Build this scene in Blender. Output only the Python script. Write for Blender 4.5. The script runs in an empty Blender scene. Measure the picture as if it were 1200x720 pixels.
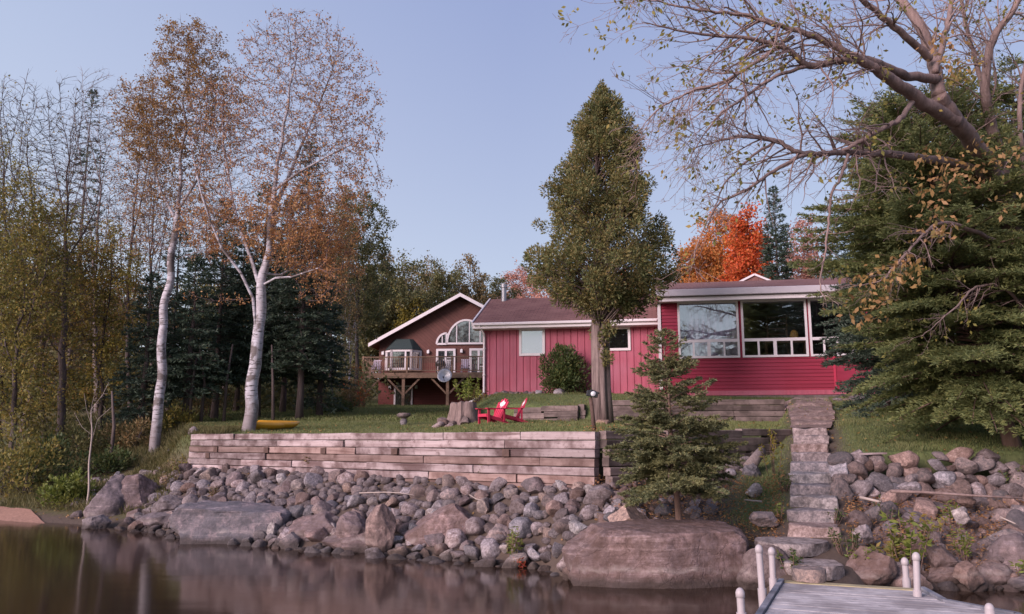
import bpy, bmesh, math, random
import numpy as np
from mathutils import Vector, Matrix, noise as mnoise

R = math.radians
rng = np.random.default_rng(11)
random.seed(11)
sc = bpy.context.scene
COL = sc.collection

# ------------------------------------------------------------------ camera model
FPX, PITCH, ZC = 950.0, R(9.27), 2.2
_c, _s = math.cos(PITCH), math.sin(PITCH)


def ray(px, py):
    u, v = (px - 600) / FPX, (360 - py) / FPX
    return np.array([u, _c - v * _s, _s + v * _c])


def at(px, py, Y):
    r = ray(px, py)
    k = Y / r[1]
    return np.array([r[0] * k, Y, ZC + r[2] * k])


def onz(px, py, z):
    r = ray(px, py)
    k = (z - ZC) / r[2]
    return np.array([r[0] * k, r[1] * k, z])


# ------------------------------------------------------------------ object helpers
def tag(o, label=None, cat=None, group=None, kind=None):
    if label: o['label'] = label
    if cat: o['category'] = cat
    if group: o['group'] = group
    if kind: o['kind'] = kind
    return o


def empty(name, loc, label, cat, group=None, rz=0.0):
    o = bpy.data.objects.new(name, None)
    COL.objects.link(o)
    o.location = [float(v) for v in loc]
    o.rotation_euler = (0, 0, rz)
    o.empty_display_size = .2
    return tag(o, label, cat, group)


def raw_mesh(name, V, Fs, smooth=False):
    """V (n,3); Fs: list of arrays (m,k) of faces with k corners"""
    me = bpy.data.meshes.new(name)
    V = np.asarray(V, dtype=np.float32)
    Fs = [np.asarray(f, dtype=np.int32) for f in Fs if len(f)]
    nl = sum(f.size for f in Fs)
    npoly = sum(len(f) for f in Fs)
    me.vertices.add(len(V)); me.vertices.foreach_set('co', V.ravel())
    me.loops.add(nl); me.polygons.add(npoly)
    me.loops.foreach_set('vertex_index', np.concatenate([f.ravel() for f in Fs]))
    st, tot, k = [], [], 0
    for f in Fs:
        st.append(k + np.arange(len(f)) * f.shape[1])
        k += f.size
    me.polygons.foreach_set('loop_start', np.concatenate(st).astype(np.int32))
    me.polygons.foreach_set('use_smooth', np.full(npoly, smooth))
    me.update(calc_edges=True)
    return me


def link(name, me, mat=None, parent=None):
    o = bpy.data.objects.new(name, me)
    COL.objects.link(o)
    if mat is not None:
        me.materials.clear(); me.materials.append(mat)
    if parent is not None: o.parent = parent
    return o


class MB:
    """collects simple shapes into one mesh"""
    def __init__(s): s.v, s.f = [], []
    def add(s, vs, fs):
        b = len(s.v)
        s.v += [tuple(float(c) for c in v) for v in vs]
        s.f += [tuple(b + i for i in f) for f in fs]
        return s
    def box(s, x0, x1, y0, y1, z0, z1, M=None, jit=0):
        vs = [(x, y, z) for z in (z0, z1) for y in (y0, y1) for x in (x0, x1)]
        if jit: vs = [tuple(c + random.uniform(-jit, jit) for c in v) for v in vs]
        if M is not None: vs = [tuple(M @ Vector(v)) for v in vs]
        return s.add(vs, [(0, 2, 3, 1), (4, 5, 7, 6), (0, 1, 5, 4), (2, 6, 7, 3), (0, 4, 6, 2), (1, 3, 7, 5)])
    def bar(s, a, b, w, h=None, up=(0, 0, 1)):
        """square bar from a to b; w sideways, h along up"""
        h = w if h is None else h
        a, b = Vector(a), Vector(b)
        d = (b - a).normalized(); u = Vector(up)
        if abs(d.dot(u)) > .98: u = Vector((0, 1, 0))
        sx = d.cross(u).normalized(); uz = sx.cross(d).normalized()
        vs = []
        for p in (a, b):
            for i, j in ((-1, -1), (1, -1), (1, 1), (-1, 1)):
                vs.append(p + sx * (i * w / 2) + uz * (j * h / 2))
        return s.add(vs, [(0, 1, 2, 3), (7, 6, 5, 4), (0, 4, 5, 1), (1, 5, 6, 2), (2, 6, 7, 3), (3, 7, 4, 0)])
    def tube(s, pts, rad, n=8, cap=True):
        pts = [Vector(p) for p in pts]
        if not hasattr(rad, '__len__'): rad = [rad] * len(pts)
        b = len(s.v); u = None
        for i, p in enumerate(pts):
            d = (pts[min(i + 1, len(pts) - 1)] - pts[max(i - 1, 0)]).normalized()
            if u is None: u = d.orthogonal().normalized()
            u = (u - d * u.dot(d)).normalized(); w = d.cross(u)
            for k in range(n):
                a = 2 * math.pi * k / n
                s.v.append(tuple(p + (u * math.cos(a) + w * math.sin(a)) * rad[i]))
        for i in range(len(pts) - 1):
            for k in range(n):
                s.f.append((b + i * n + k, b + i * n + (k + 1) % n, b + (i + 1) * n + (k + 1) % n, b + (i + 1) * n + k))
        if cap:
            s.f.append(tuple(b + k for k in range(n))[::-1])
            e = b + (len(pts) - 1) * n
            s.f.append(tuple(e + k for k in range(n)))
        return s
    def lathe(s, prof, n=16, M=None):
        b = len(s.v)
        for (r, z) in prof:
            for k in range(n):
                a = 2 * math.pi * k / n
                v = Vector((r * math.cos(a), r * math.sin(a), z))
                s.v.append(tuple(M @ v if M is not None else v))
        for i in range(len(prof) - 1):
            for k in range(n):
                s.f.append((b + i * n + k, b + i * n + (k + 1) % n, b + (i + 1) * n + (k + 1) % n, b + (i + 1) * n + k))
        return s
    def prism(s, poly, axis, t0, t1, M=None):
        """poly in 2-D, extruded along axis 'x','y' or 'z' between t0 and t1"""
        def mk(p, t):
            v = {'x': (t, p[0], p[1]), 'y': (p[0], t, p[1]), 'z': (p[0], p[1], t)}[axis]
            return M @ Vector(v) if M is not None else v
        n = len(poly)
        vs = [mk(p, t0) for p in poly] + [mk(p, t1) for p in poly]
        fs = [tuple(range(n))[::-1], tuple(range(n, 2 * n))]
        for i in range(n):
            j = (i + 1) % n
            fs.append((i, j, n + j, n + i))
        return s.add(vs, fs)
    def build(s, name, mat, parent=None, smooth=False, bevel=0, angle=None):
        me = bpy.data.meshes.new(name)
        me.from_pydata(s.v, [], s.f)
        bm = bmesh.new(); bm.from_mesh(me)
        bmesh.ops.recalc_face_normals(bm, faces=bm.faces)
        if bevel:
            bmesh.ops.bevel(bm, geom=list(bm.edges), offset=bevel, segments=1, affect='EDGES', clamp_overlap=True)
        bm.to_mesh(me); bm.free()
        if smooth or angle:
            me.polygons.foreach_set('use_smooth', np.full(len(me.polygons), True))
            if angle: me.set_sharp_from_angle(angle=R(angle))
        me.update()
        return link(name, me, mat, parent)


def copy_tree(o, parent=None):
    c = o.copy(); COL.objects.link(c)
    c.parent = parent
    for ch in o.children: copy_tree(ch, c)
    return c


# ------------------------------------------------------------------ materials
MATS = {}


class NT:
    def __init__(s, name):
        s.m = bpy.data.materials.new(name); s.m.use_nodes = True
        s.n = s.m.node_tree.nodes; s.l = s.m.node_tree.links
        s.b = s.n['Principled BSDF']; s.out = s.n['Material Output']
        s.b.inputs['Specular IOR Level'].default_value = .3
        MATS[name] = s.m
    def node(s, t, **kw):
        n = s.n.new(t)
        for k, v in kw.items():
            if k in n.inputs: n.inputs[k].default_value = v
            else: setattr(n, k, v)
        return n
    def ln(s, a, b): s.l.new(a, b)
    def coords(s, scale=(1, 1, 1), kind='Object', rot=(0, 0, 0)):
        tc = s.node('ShaderNodeTexCoord'); mp = s.node('ShaderNodeMapping')
        mp.inputs['Scale'].default_value = scale; mp.inputs['Rotation'].default_value = rot
        s.ln(tc.outputs[kind], mp.inputs[0]); return mp.outputs[0]
    def noise(s, vec, scale, detail=5, rough=.55, dist=0.0):
        n = s.node('ShaderNodeTexNoise'); n.inputs['Scale'].default_value = scale
        n.inputs['Detail'].default_value = detail; n.inputs['Roughness'].default_value = rough
        n.inputs['Distortion'].default_value = dist
        if vec is not None: s.ln(vec, n.inputs['Vector'])
        return n.outputs[0]
    def ramp(s, fac, stops, interp='LINEAR'):
        r = s.node('ShaderNodeValToRGB'); cr = r.color_ramp; cr.interpolation = interp
        while len(cr.elements) < len(stops): cr.elements.new(.5)
        for e, (p, c) in zip(cr.elements, stops):
            e.position = p; e.color = (c, c, c, 1) if not hasattr(c, '__len__') else (*c, 1)
        s.ln(fac, r.inputs[0]); return r.outputs[0]
    def mix(s, a, b, fac, mode='MIX'):
        m = s.node('ShaderNodeMix', data_type='RGBA', blend_type=mode)
        for sock, v in ((m.inputs[6], a), (m.inputs[7], b)):
            if hasattr(v, 'is_linked'): s.ln(v, sock)
            else: sock.default_value = (*v, 1)
        if hasattr(fac, 'is_linked'): s.ln(fac, m.inputs[0])
        else: m.inputs[0].default_value = fac
        return m.outputs[2]
    def math(s, op, a, b=None, clamp=False):
        m = s.node('ShaderNodeMath', operation=op, use_clamp=clamp)
        for i, v in enumerate((a, b)):
            if v is None: continue
            if hasattr(v, 'is_linked'): s.ln(v, m.inputs[i])
            else: m.inputs[i].default_value = v
        return m.outputs[0]
    def objrand(s):
        return s.node('ShaderNodeObjectInfo').outputs['Random']
    def vary(s, colr, lo, hi):
        """per-object brightness variation"""
        mr = s.node('ShaderNodeMapRange'); s.ln(s.objrand(), mr.inputs[0])
        mr.inputs[3].default_value = lo; mr.inputs[4].default_value = hi
        h = s.node('ShaderNodeHueSaturation'); s.ln(mr.outputs[0], h.inputs['Value'])
        if hasattr(colr, 'is_linked'): s.ln(colr, h.inputs['Color'])
        else: h.inputs['Color'].default_value = (*colr, 1)
        return h.outputs[0]
    def col(s, c, rough=.8):
        if hasattr(c, 'is_linked'): s.ln(c, s.b.inputs['Base Color'])
        else: s.b.inputs['Base Color'].default_value = (*c, 1)
        s.b.inputs['Roughness'].default_value = rough
        return s
    def bump(s, h, strength=.4, dist=.02):
        b = s.node('ShaderNodeBump'); b.inputs['Strength'].default_value = strength
        b.inputs['Distance'].default_value = dist
        s.ln(h, b.inputs['Height']); s.ln(b.outputs[0], s.b.inputs['Normal']); return s


def leaf_mat(name, cols, trans=.3, patch=None, rough=.6, psc=1.5):
    """foliage: colour varies per leaf and in patches"""
    t = NT(name)
    g = t.node('ShaderNodeNewGeometry')
    n = len(cols)
    c = t.ramp(g.outputs['Random Per Island'], [((i + .5) / n, cols[i]) for i in range(n)])
    vec = t.coords()
    nz = t.noise(vec, psc, 3)
    c = t.mix(c, patch if patch else cols[0], t.ramp(nz, [(.45, 0), (.7, .75)]))
    oi = t.objrand()
    hs = t.node('ShaderNodeHueSaturation')
    mr = t.node('ShaderNodeMapRange'); t.ln(oi, mr.inputs[0]); mr.inputs[3].default_value = .85; mr.inputs[4].default_value = 1.15
    t.ln(mr.outputs[0], hs.inputs['Value']); t.ln(c, hs.inputs['Color']); c = hs.outputs[0]
    t.col(c, rough)
    tr = t.node('ShaderNodeBsdfTranslucent'); t.ln(c, tr.inputs[0])
    mx = t.node('ShaderNodeMixShader'); mx.inputs[0].default_value = trans
    t.ln(t.b.outputs[0], mx.inputs[1]); t.ln(tr.outputs[0], mx.inputs[2])
    t.ln(mx.outputs[0], t.out.inputs[0])
    return t.m


def rock_mat(name, a, b, dark, lichen=(.42, .40, .38), vary=(.75, 1.25), sc_=1.0, wet=True, strata=False):
    t = NT(name)
    v = t.coords(kind='Object')
    off = t.node('ShaderNodeVectorMath', operation='ADD')
    oi = t.node('ShaderNodeObjectInfo'); t.ln(v, off.inputs[0])
    ml = t.math('MULTIPLY', oi.outputs['Random'], 37.0)
    cx = t.node('ShaderNodeCombineXYZ'); t.ln(ml, cx.inputs[0]); t.ln(ml, cx.inputs[1]); t.ln(cx.outputs[0], off.inputs[1])
    v = off.outputs[0]
    n1 = t.noise(v, 2.2 * sc_, 8, .66, .6)
    n2 = t.noise(v, 7 * sc_, 8, .72)
    n3 = t.noise(v, 1.1 * sc_, 4, .5)
    n4 = t.noise(v, 19 * sc_, 6, .75)
    c = t.mix(a, b, t.ramp(n1, [(.35, 0), (.65, 1)]))
    c = t.mix(c, dark, t.ramp(n2, [(.28, .85), (.5, 0)]))
    c = t.mix(c, lichen, t.ramp(n2, [(.6, 0), (.72, .7)]))
    c = t.mix(c, dark, t.ramp(n3, [(.47, 0), (.66, .6)]))
    c = t.mix(c, dark, t.ramp(n4, [(.30, .75), (.48, 0)]))
    c = t.mix(c, lichen, t.ramp(n4, [(.62, 0), (.75, .5)]))
    vo = t.node('ShaderNodeTexVoronoi', feature='DISTANCE_TO_EDGE'); vo.inputs['Scale'].default_value = 1.7 * sc_
    dv = t.node('ShaderNodeVectorMath', operation='ADD'); nv = t.node('ShaderNodeTexNoise'); nv.inputs['Scale'].default_value = 2.5 * sc_; nv.inputs['Detail'].default_value = 5
    t.ln(v, nv.inputs['Vector']); t.ln(v, dv.inputs[0]); t.ln(nv.outputs['Color'], dv.inputs[1]); t.ln(dv.outputs[0], vo.inputs['Vector'])
    crack = t.ramp(vo.outputs['Distance'], [(0, 1), (.014, 0)])
    c = t.mix(c, dark, t.math('MULTIPLY', crack, t.ramp(n3, [(.42, 0), (.6, .6)])))
    if strata:
        c = t.mix(c, b, t.ramp(t.noise(v, 1.3 * sc_, 7, .6, 1.0), [(.47, 0), (.53, .8)]))
        sp_ = t.noise(t.coords((.35, .35, 5)), 1.6, 6, .6, .5)
        c = t.mix(c, lichen, t.ramp(sp_, [(.57, 0), (.60, .55), (.62, 0)]))
        c = t.mix(c, dark, t.ramp(sp_, [(.40, 0), (.43, .7), (.46, 0)]))
    hv = t.node('ShaderNodeHueSaturation'); t.ln(c, hv.inputs['Color'])
    t.ln(t.math('MULTIPLY', t.ramp(n2, [(.36, .42), (.5, .95), (.64, 1.55)]), t.ramp(n4, [(.34, .62), (.5, 1.0), (.66, 1.45)])), hv.inputs['Value']); c = hv.outputs[0]
    # warm / cool hue by stone
    c = t.mix(c, t.mix((.27, .155, .12), (.19, .195, .225), t.math('FRACT', t.math('MULTIPLY', oi.outputs['Random'], 7.3))), .33)
    c = t.vary(c, *vary)
    rough = .85
    if wet:
        g = t.node('ShaderNodeNewGeometry'); sp = t.node('ShaderNodeSeparateXYZ'); t.ln(g.outputs['Position'], sp.inputs[0])
        nw = t.noise(g.outputs['Position'], 3.0, 4)
        zz = t.math('ADD', sp.outputs[2], t.math('MULTIPLY', t.math('SUBTRACT', nw, .5), .22))
        w = t.ramp(t.math('MULTIPLY', zz, 2.0), [(.16, .78), (.36, .0)])
        c = t.mix(c, (.035, .026, .022), w)
        w2 = t.ramp(t.math('MULTIPLY', zz, 2.0), [(.38, 0), (.46, 1), (.62, 0)])
        w2 = t.math('MULTIPLY', w2, t.ramp(n1, [(.42, 0), (.65, .35)]))
        c = t.mix(c, (.42, .36, .33), w2)
    t.col(c, rough)
    hb = t.math('ADD', t.math('MULTIPLY', n1, 1.0), t.math('ADD', t.math('MULTIPLY', n2, .5), t.math('MULTIPLY', n4, .22)))
    hb = t.math('SUBTRACT', hb, t.math('MULTIPLY', crack, .12))
    t.bump(hb, .9, .05)
    return t.m


def wood_mat(name, a, b, dark, axis='X', vary=(.75, 1.2), bump=.5):
    t = NT(name)
    sc3 = {'X': (.6, 14, 14), 'Z': (14, 14, .6), 'Y': (14, .6, 14)}[axis]
    tc = t.node('ShaderNodeTexCoord'); off = t.node('ShaderNodeVectorMath', operation='ADD')
    oi = t.node('ShaderNodeObjectInfo')
    ml = t.math('MULTIPLY', oi.outputs['Random'], 50.0)
    cx = t.node('ShaderNodeCombineXYZ'); [t.ln(ml, cx.inputs[i]) for i in range(3)]
    t.ln(tc.outputs['Object'], off.inputs[0]); t.ln(cx.outputs[0], off.inputs[1])
    mp = t.node('ShaderNodeMapping'); mp.inputs['Scale'].default_value = sc3; t.ln(off.outputs[0], mp.inputs[0])
    n1 = t.noise(mp.outputs[0], 1.0, 7, .65)
    n2 = t.noise(off.outputs[0], 1.6, 5, .6)
    c = t.mix(a, b, t.ramp(n1, [(.35, 0), (.62, 1)]))
    c = t.mix(c, dark, t.ramp(n1, [(.30, .8), (.42, 0)]))
    c = t.mix(c, dark, t.ramp(n2, [(.44, 0), (.62, .85)]))
    n5 = t.noise(off.outputs[0], 7, 6, .7)
    c = t.mix(c, dark, t.ramp(n5, [(.56, 0), (.66, .6)]))
    c = t.vary(c, *vary)
    t.col(c, .85); t.bump(n1, bump, .012)
    return t.m


def flat_mat(name, c, rough=.6, nz=.12, scale=6, metal=0.0, spec=.3, bump=0):
    t = NT(name)
    n = t.noise(t.coords(), scale, 5)
    dk = tuple(v * (1 - nz * 2) for v in c); lt = tuple(min(1, v * (1 + nz)) for v in c)
    t.col(t.mix(dk, lt, n), rough)
    t.b.inputs['Metallic'].default_value = metal
    t.b.inputs['Specular IOR Level'].default_value = spec
    if bump: t.bump(n, bump, .01)
    return t.m


def bark_birch():
    t = NT('birch_bark')
    v = t.coords((1, 1, 1))
    vs = t.coords((2.2, 2.2, 16))
    n1 = t.noise(vs, 1.6, 5, .6)
    n2 = t.noise(v, 1.3, 4)
    n3 = t.noise(v, 6, 5)
    c = t.mix((.44, .42, .46), (.29, .26, .28), t.ramp(n3, [(.35, 0), (.65, 1)]))
    c = t.mix(c, (.05, .04, .038), t.ramp(n1, [(.555, 0), (.61, .92)]))
    c = t.mix(c, (.10, .08, .075), t.ramp(n2, [(.535, 0), (.575, .9)]))
    g = t.node('ShaderNodeSeparateXYZ'); t.ln(v, g.inputs[0])
    low = t.math('ADD', g.outputs[2], t.math('MULTIPLY', n3, -1.2))
    c = t.mix(c, (.16, .13, .13), t.ramp(t.math('MULTIPLY', low, .5), [(.0, .8), (.35, 0)]))
    t.col(c, .7); t.bump(n1, .3, .01)
    return t.m


def bark_mat(name, a, b, sc3=(9, 9, 1.2)):
    t = NT(name)
    n1 = t.noise(t.coords(sc3), 1.6, 7, .65)
    n2 = t.noise(t.coords(), 1.2, 4)
    c = t.mix(a, b, t.ramp(n1, [(.35, 0), (.65, 1)]))
    c = t.mix(c, tuple(v * .5 for v in a), t.ramp(n2, [(.5, 0), (.75, .6)]))
    t.col(t.vary(c, .8, 1.2), .9); t.bump(n1, .8, .03)
    return t.m


def make_materials():
    rock_mat('rock_grey', (.18, .158, .172), (.28, .24, .25), (.06, .052, .057), vary=(.5, 1.4))
    rock_mat('rock_boulder', (.20, .138, .136), (.075, .062, .072), (.032, .024, .027), lichen=(.33, .255, .255), vary=(.85, 1.1), sc_=.75, strata=True)
    rock_mat('rock_brown', (.155, .103, .092), (.215, .15, .132), (.07, .053, .05), lichen=(.34, .31, .28), vary=(.6, 1.25))
    rock_mat('rock_orange', (.36, .235, .175), (.30, .20, .16), (.15, .10, .085), vary=(.95, 1.05))
    rock_mat('rock_dark', (.075, .06, .06), (.11, .085, .085), (.025, .02, .022), lichen=(.2, .18, .17), vary=(.8, 1.2))
    rock_mat('rock_flag', (.27, .225, .215), (.34, .29, .28), (.14, .115, .105), lichen=(.45, .43, .40), vary=(.85, 1.15), wet=False)
    wood_mat('timber_pale', (.27, .20, .20), (.385, .31, .31), (.085, .048, .045), vary=(.62, 1.2), bump=.9)
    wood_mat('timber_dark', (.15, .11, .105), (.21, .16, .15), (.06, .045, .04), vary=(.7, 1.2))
    wood_mat('dock_wood', (.38, .35, .36), (.48, .445, .455), (.21, .185, .19), vary=(.95, 1.05), bump=.3)
    wood_mat('deck_wood', (.20, .125, .085), (.26, .165, .115), (.11, .07, .05), vary=(.9, 1.1))
    flat_mat('post_wood', (.10, .06, .05), .85, .3, 12)
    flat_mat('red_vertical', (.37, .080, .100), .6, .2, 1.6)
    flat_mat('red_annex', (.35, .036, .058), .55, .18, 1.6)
    flat_mat('red_chair', (.45, .032, .075), .65, .06, 4)
    flat_mat('white_trim', (.66, .60, .62), .5, .07, 3)
    flat_mat('grey_trim', (.44, .40, .43), .5, .1, 3)
    flat_mat('soffit', (.30, .22, .22), .7, .1, 3)
    flat_mat('white_pvc', (.38, .335, .345), .45, .1, 9)
    flat_mat('metal_grey', (.35, .35, .37), .35, .1, 8, metal=.8)
    flat_mat('dark_metal', (.05, .05, .055), .4, .1, 8, metal=.5)
    flat_mat('galvanised', (.36, .36, .38), .45, .15, 10, metal=.6)
    flat_mat('yellow_plastic', (.75, .36, .03), .4, .08, 5)
    flat_mat('white_paint', (.72, .68, .70), .6, .08, 10)
    flat_mat('dark_inside', (.022, .018, .018), .9, .1)
    flat_mat('curtain', (.60, .52, .62), .9, .08, 5)
    flat_mat('furniture', (.14, .07, .035), .6, .15)
    flat_mat('amber', (.50, .28, .06), .5, .2)
    flat_mat('green_shingle', (.035, .05, .05), .8, .3, 20)
    flat_mat('stone_found', (.16, .125, .12), .9, .4, 6, bump=.8)
    flat_mat('sand', (.30, .17, .13), .95, .3, 14, bump=.4)
    rock_mat('path_stone', (.20, .145, .135), (.27, .20, .185), (.10, .075, .07), wet=False)
    flat_mat('lamp_glass', (.55, .55, .58), .2, .1)
    flat_mat('soil', (.045, .033, .026), .95, .3, 4, bump=.5)
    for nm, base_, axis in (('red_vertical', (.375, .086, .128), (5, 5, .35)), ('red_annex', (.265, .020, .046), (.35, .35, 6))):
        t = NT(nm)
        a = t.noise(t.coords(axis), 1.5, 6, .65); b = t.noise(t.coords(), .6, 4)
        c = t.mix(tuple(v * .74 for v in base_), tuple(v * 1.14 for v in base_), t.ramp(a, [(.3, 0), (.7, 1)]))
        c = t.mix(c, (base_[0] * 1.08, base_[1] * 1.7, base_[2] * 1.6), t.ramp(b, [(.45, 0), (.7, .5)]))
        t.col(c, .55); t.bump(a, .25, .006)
    # brown asphalt shingles
    t = NT('brown_shingle')
    br = t.node('ShaderNodeTexBrick', offset=.5)
    br.inputs['Scale'].default_value = 1.0
    br.inputs['Color1'].default_value = (.14, .062, .056, 1); br.inputs['Color2'].default_value = (.20, .095, .085, 1)
    br.inputs['Mortar'].default_value = (.06, .028, .027, 1)
    br.inputs['Mortar Size'].default_value = .012; br.inputs['Brick Width'].default_value = .33; br.inputs['Row Height'].default_value = .14
    t.ln(t.coords(), br.inputs['Vector'])
    n = t.noise(t.coords(), 1.2, 5)
    t.col(t.mix(br.outputs[0], (.24, .125, .11), t.ramp(n, [(.35, 0), (.75, .6)])), .9)
    t.bump(t.noise(t.coords(), 60, 3), .4, .006)
    # board siding of the upper house, diagonal boards in the gable
    t = NT('cedar_diagonal')
    tc = t.node('ShaderNodeTexCoord'); sp = t.node('ShaderNodeSeparateXYZ'); t.ln(tc.outputs['Object'], sp.inputs[0])
    ax = t.math('ABSOLUTE', sp.outputs[0])
    dsum = t.math('SUBTRACT', sp.outputs[2], t.math('MULTIPLY', ax, .9))
    saw = t.math('FRACT', t.math('MULTIPLY', dsum, 3.6))
    groove = t.ramp(saw, [(.0, 1), (.10, 0), (.94, 0), (1.0, 1)])
    brd = t.math('FLOOR', t.math('MULTIPLY', dsum, 3.6))
    wn = t.node('ShaderNodeTexWhiteNoise', noise_dimensions='1D'); t.ln(brd, wn.inputs['W'])
    c = t.mix((.105, .043, .036), (.155, .062, .050), wn.outputs[0])
    c = t.mix(c, (.09, .038, .032), t.noise(t.coords(), 3, 5))
    t.col(t.mix(c, (.06, .02, .015), groove), .75)
    t = NT('cedar_lower')
    sp = t.node('ShaderNodeSeparateXYZ'); t.ln(t.coords(), sp.inputs[0])
    saw = t.math('FRACT', t.math('MULTIPLY', sp.outputs[2], 5.5))
    c = t.mix((.115, .030, .027), (.155, .042, .036), t.noise(t.coords((1, 1, 8)), 2, 5))
    t.col(t.mix(c, (.05, .014, .012), t.ramp(saw, [(0, 1), (.12, 0), (.95, 0), (1, 1)])), .7)
    # glass
    for nm, tint, fac in (('glass', (.85, .88, .9), .24), ('glass_mirror', (.25, .28, .32), .75)):
        t = NT(nm)
        tr = t.node('ShaderNodeBsdfTransparent'); tr.inputs[0].default_value = (*tint, 1)
        gl = t.node('ShaderNodeBsdfGlossy'); gl.inputs['Roughness'].default_value = .01
        gl.inputs['Color'].default_value = (.9, .92, .97, 1)
        nb = t.node('ShaderNodeBump'); nb.inputs['Strength'].default_value = .05; nb.inputs['Distance'].default_value = .02
        t.ln(t.noise(t.coords(), 1.3, 2), nb.inputs['Height']); t.ln(nb.outputs[0], gl.inputs['Normal'])
        mx = t.node('ShaderNodeMixShader'); mx.inputs[0].default_value = fac
        t.ln(tr.outputs[0], mx.inputs[1]); t.ln(gl.outputs[0], mx.inputs[2]); t.ln(mx.outputs[0], t.out.inputs[0])
    # bark and leaves
    bark_birch()
    bark_mat('twig_purple', (.17, .12, .125), (.24, .18, .18))
    bark_mat('bark_grey', (.15, .115, .11), (.22, .175, .165))
    bark_mat('bark_dark', (.07, .052, .05), (.11, .085, .08))
    bark_mat('bark_cedar', (.075, .052, .05), (.29, .215, .20), (7, 7, .35))
    bark_mat('bark_spruce', (.15, .09, .07), (.21, .135, .11))
    bark_mat('bark_maple', (.17, .115, .105), (.26, .185, .17))
    bark_mat('stump_wood', (.10, .07, .065), (.22, .16, .15), (9, 9, 1))
    leaf_mat('leaf_birch', [(.36, .17, .075), (.44, .23, .09), (.46, .29, .12), (.24, .13, .085)], .4, (.36, .16, .07))
    leaf_mat('leaf_birch_gold', [(.36, .19, .07), (.44, .26, .09), (.30, .21, .075), (.22, .12, .07)], .4, (.32, .17, .065))
    leaf_mat('leaf_olive', [(.16, .165, .05), (.26, .225, .06), (.10, .115, .042), (.32, .22, .06)], .45, (.34, .28, .065))
    leaf_mat('leaf_olive_dark', [(.085, .10, .042), (.12, .125, .05), (.17, .15, .052), (.065, .08, .036)], .35, (.15, .115, .05))
    leaf_mat('leaf_yellow', [(.30, .23, .03), (.22, .18, .03), (.14, .13, .03)], .35, (.20, .17, .03))
    leaf_mat('leaf_gold', [(.42, .30, .065), (.30, .25, .065), (.18, .18, .055), (.38, .21, .065)], .45, (.30, .28, .065))
    leaf_mat('leaf_rust', [(.20, .135, .065), (.16, .13, .06), (.25, .15, .065), (.12, .11, .055)], .35, (.16, .125, .06))
    leaf_mat('leaf_orange', [(.55, .17, .04), (.60, .24, .06), (.44, .13, .04), (.36, .20, .06)], .4, (.50, .22, .06))
    leaf_mat('leaf_scarlet', [(.62, .095, .03), (.70, .14, .04), (.50, .07, .03), (.58, .20, .05)], .35, (.66, .15, .04))
    leaf_mat('leaf_pinkish', [(.45, .21, .16), (.52, .27, .19), (.34, .17, .14)], .35)
    leaf_mat('leaf_tan', [(.36, .19, .085), (.28, .17, .06), (.42, .24, .12), (.20, .15, .05)], .35, (.30, .20, .06))
    leaf_mat('leaf_green', [(.055, .085, .028), (.08, .11, .035), (.10, .10, .03)], .3, (.045, .065, .025))
    leaf_mat('leaf_lime', [(.14, .18, .035), (.20, .22, .045), (.10, .14, .03)], .35, (.24, .22, .05))
    leaf_mat('needle_dark', [(.055, .085, .062), (.075, .11, .075), (.095, .125, .082)], .25, (.05, .075, .056))
    leaf_mat('needle_blue', [(.062, .090, .064), (.082, .112, .076), (.045, .068, .05)], .2)
    leaf_mat('needle_fir', [(.15, .18, .07), (.21, .225, .08), (.11, .14, .06), (.25, .245, .09)], .36, (.135, .165, .072))
    leaf_mat('needle_young', [(.11, .125, .066), (.15, .155, .074), (.08, .10, .055), (.19, .175, .075)], .2, (.17, .155, .062))
    leaf_mat('needle_cedar', [(.13, .15, .06), (.175, .18, .07), (.085, .11, .05), (.25, .18, .07)], .32, (.25, .195, .072), psc=2.6)
    leaf_mat('grass_blade', [(.125, .165, .055), (.16, .195, .065), (.15, .165, .06), (.22, .21, .09)], .4, (.19, .185, .085), psc=.55)
    leaf_mat('grass_wild', [(.10, .095, .035), (.14, .12, .05), (.07, .08, .03), (.18, .14, .07)], .3)
    leaf_mat('leaf_red', [(.40, .06, .05), (.30, .10, .03), (.35, .2, .03)], .3)
    # ground
    t = NT('ground_cover')
    at_ = t.node('ShaderNodeAttribute'); at_.attribute_name = 'zone'
    sp = t.node('ShaderNodeSeparateColor'); t.ln(at_.outputs['Color'], sp.inputs[0])
    v = t.coords()
    n1, n2 = t.noise(v, 1.1, 6), t.noise(v, 9, 6, .7)
    grass = t.mix((.10, .13, .045), (.14, .16, .06), n1)
    grass = t.mix(grass, (.035, .055, .02), t.ramp(n2, [(.35, .6), (.55, 0)]))
    soil = t.mix((.055, .040, .032), (.115, .082, .066), n2)
    wild = t.mix((.055, .058, .024), (.10, .080, .042), t.ramp(n2, [(.35, 0), (.65, 1)]))
    wild = t.mix(wild, (.13, .065, .035), t.ramp(n1, [(.5, 0), (.75, .7)]))
    c = t.mix(soil, grass, sp.outputs[0]); c = t.mix(c, wild, sp.outputs[1])
    t.col(c, .95); t.bump(n2, .7, .05)
    # water
    t = NT('lake_water')
    t.b.inputs['Base Color'].default_value = (.028, .016, .011, 1)
    t.b.inputs['Roughness'].default_value = .105
    t.b.inputs['IOR'].default_value = 1.33
    t.b.inputs['Specular IOR Level'].default_value = .62
    n = t.noise(t.coords((.35, 1.6, 1)), 1.3, 4, .5)
    n2 = t.noise(t.coords((.12, .5, 1)), 1.0, 2, .5)
    t.bump(t.math('ADD', n, n2), .05, .05)


make_materials()
M = MATS


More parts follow.
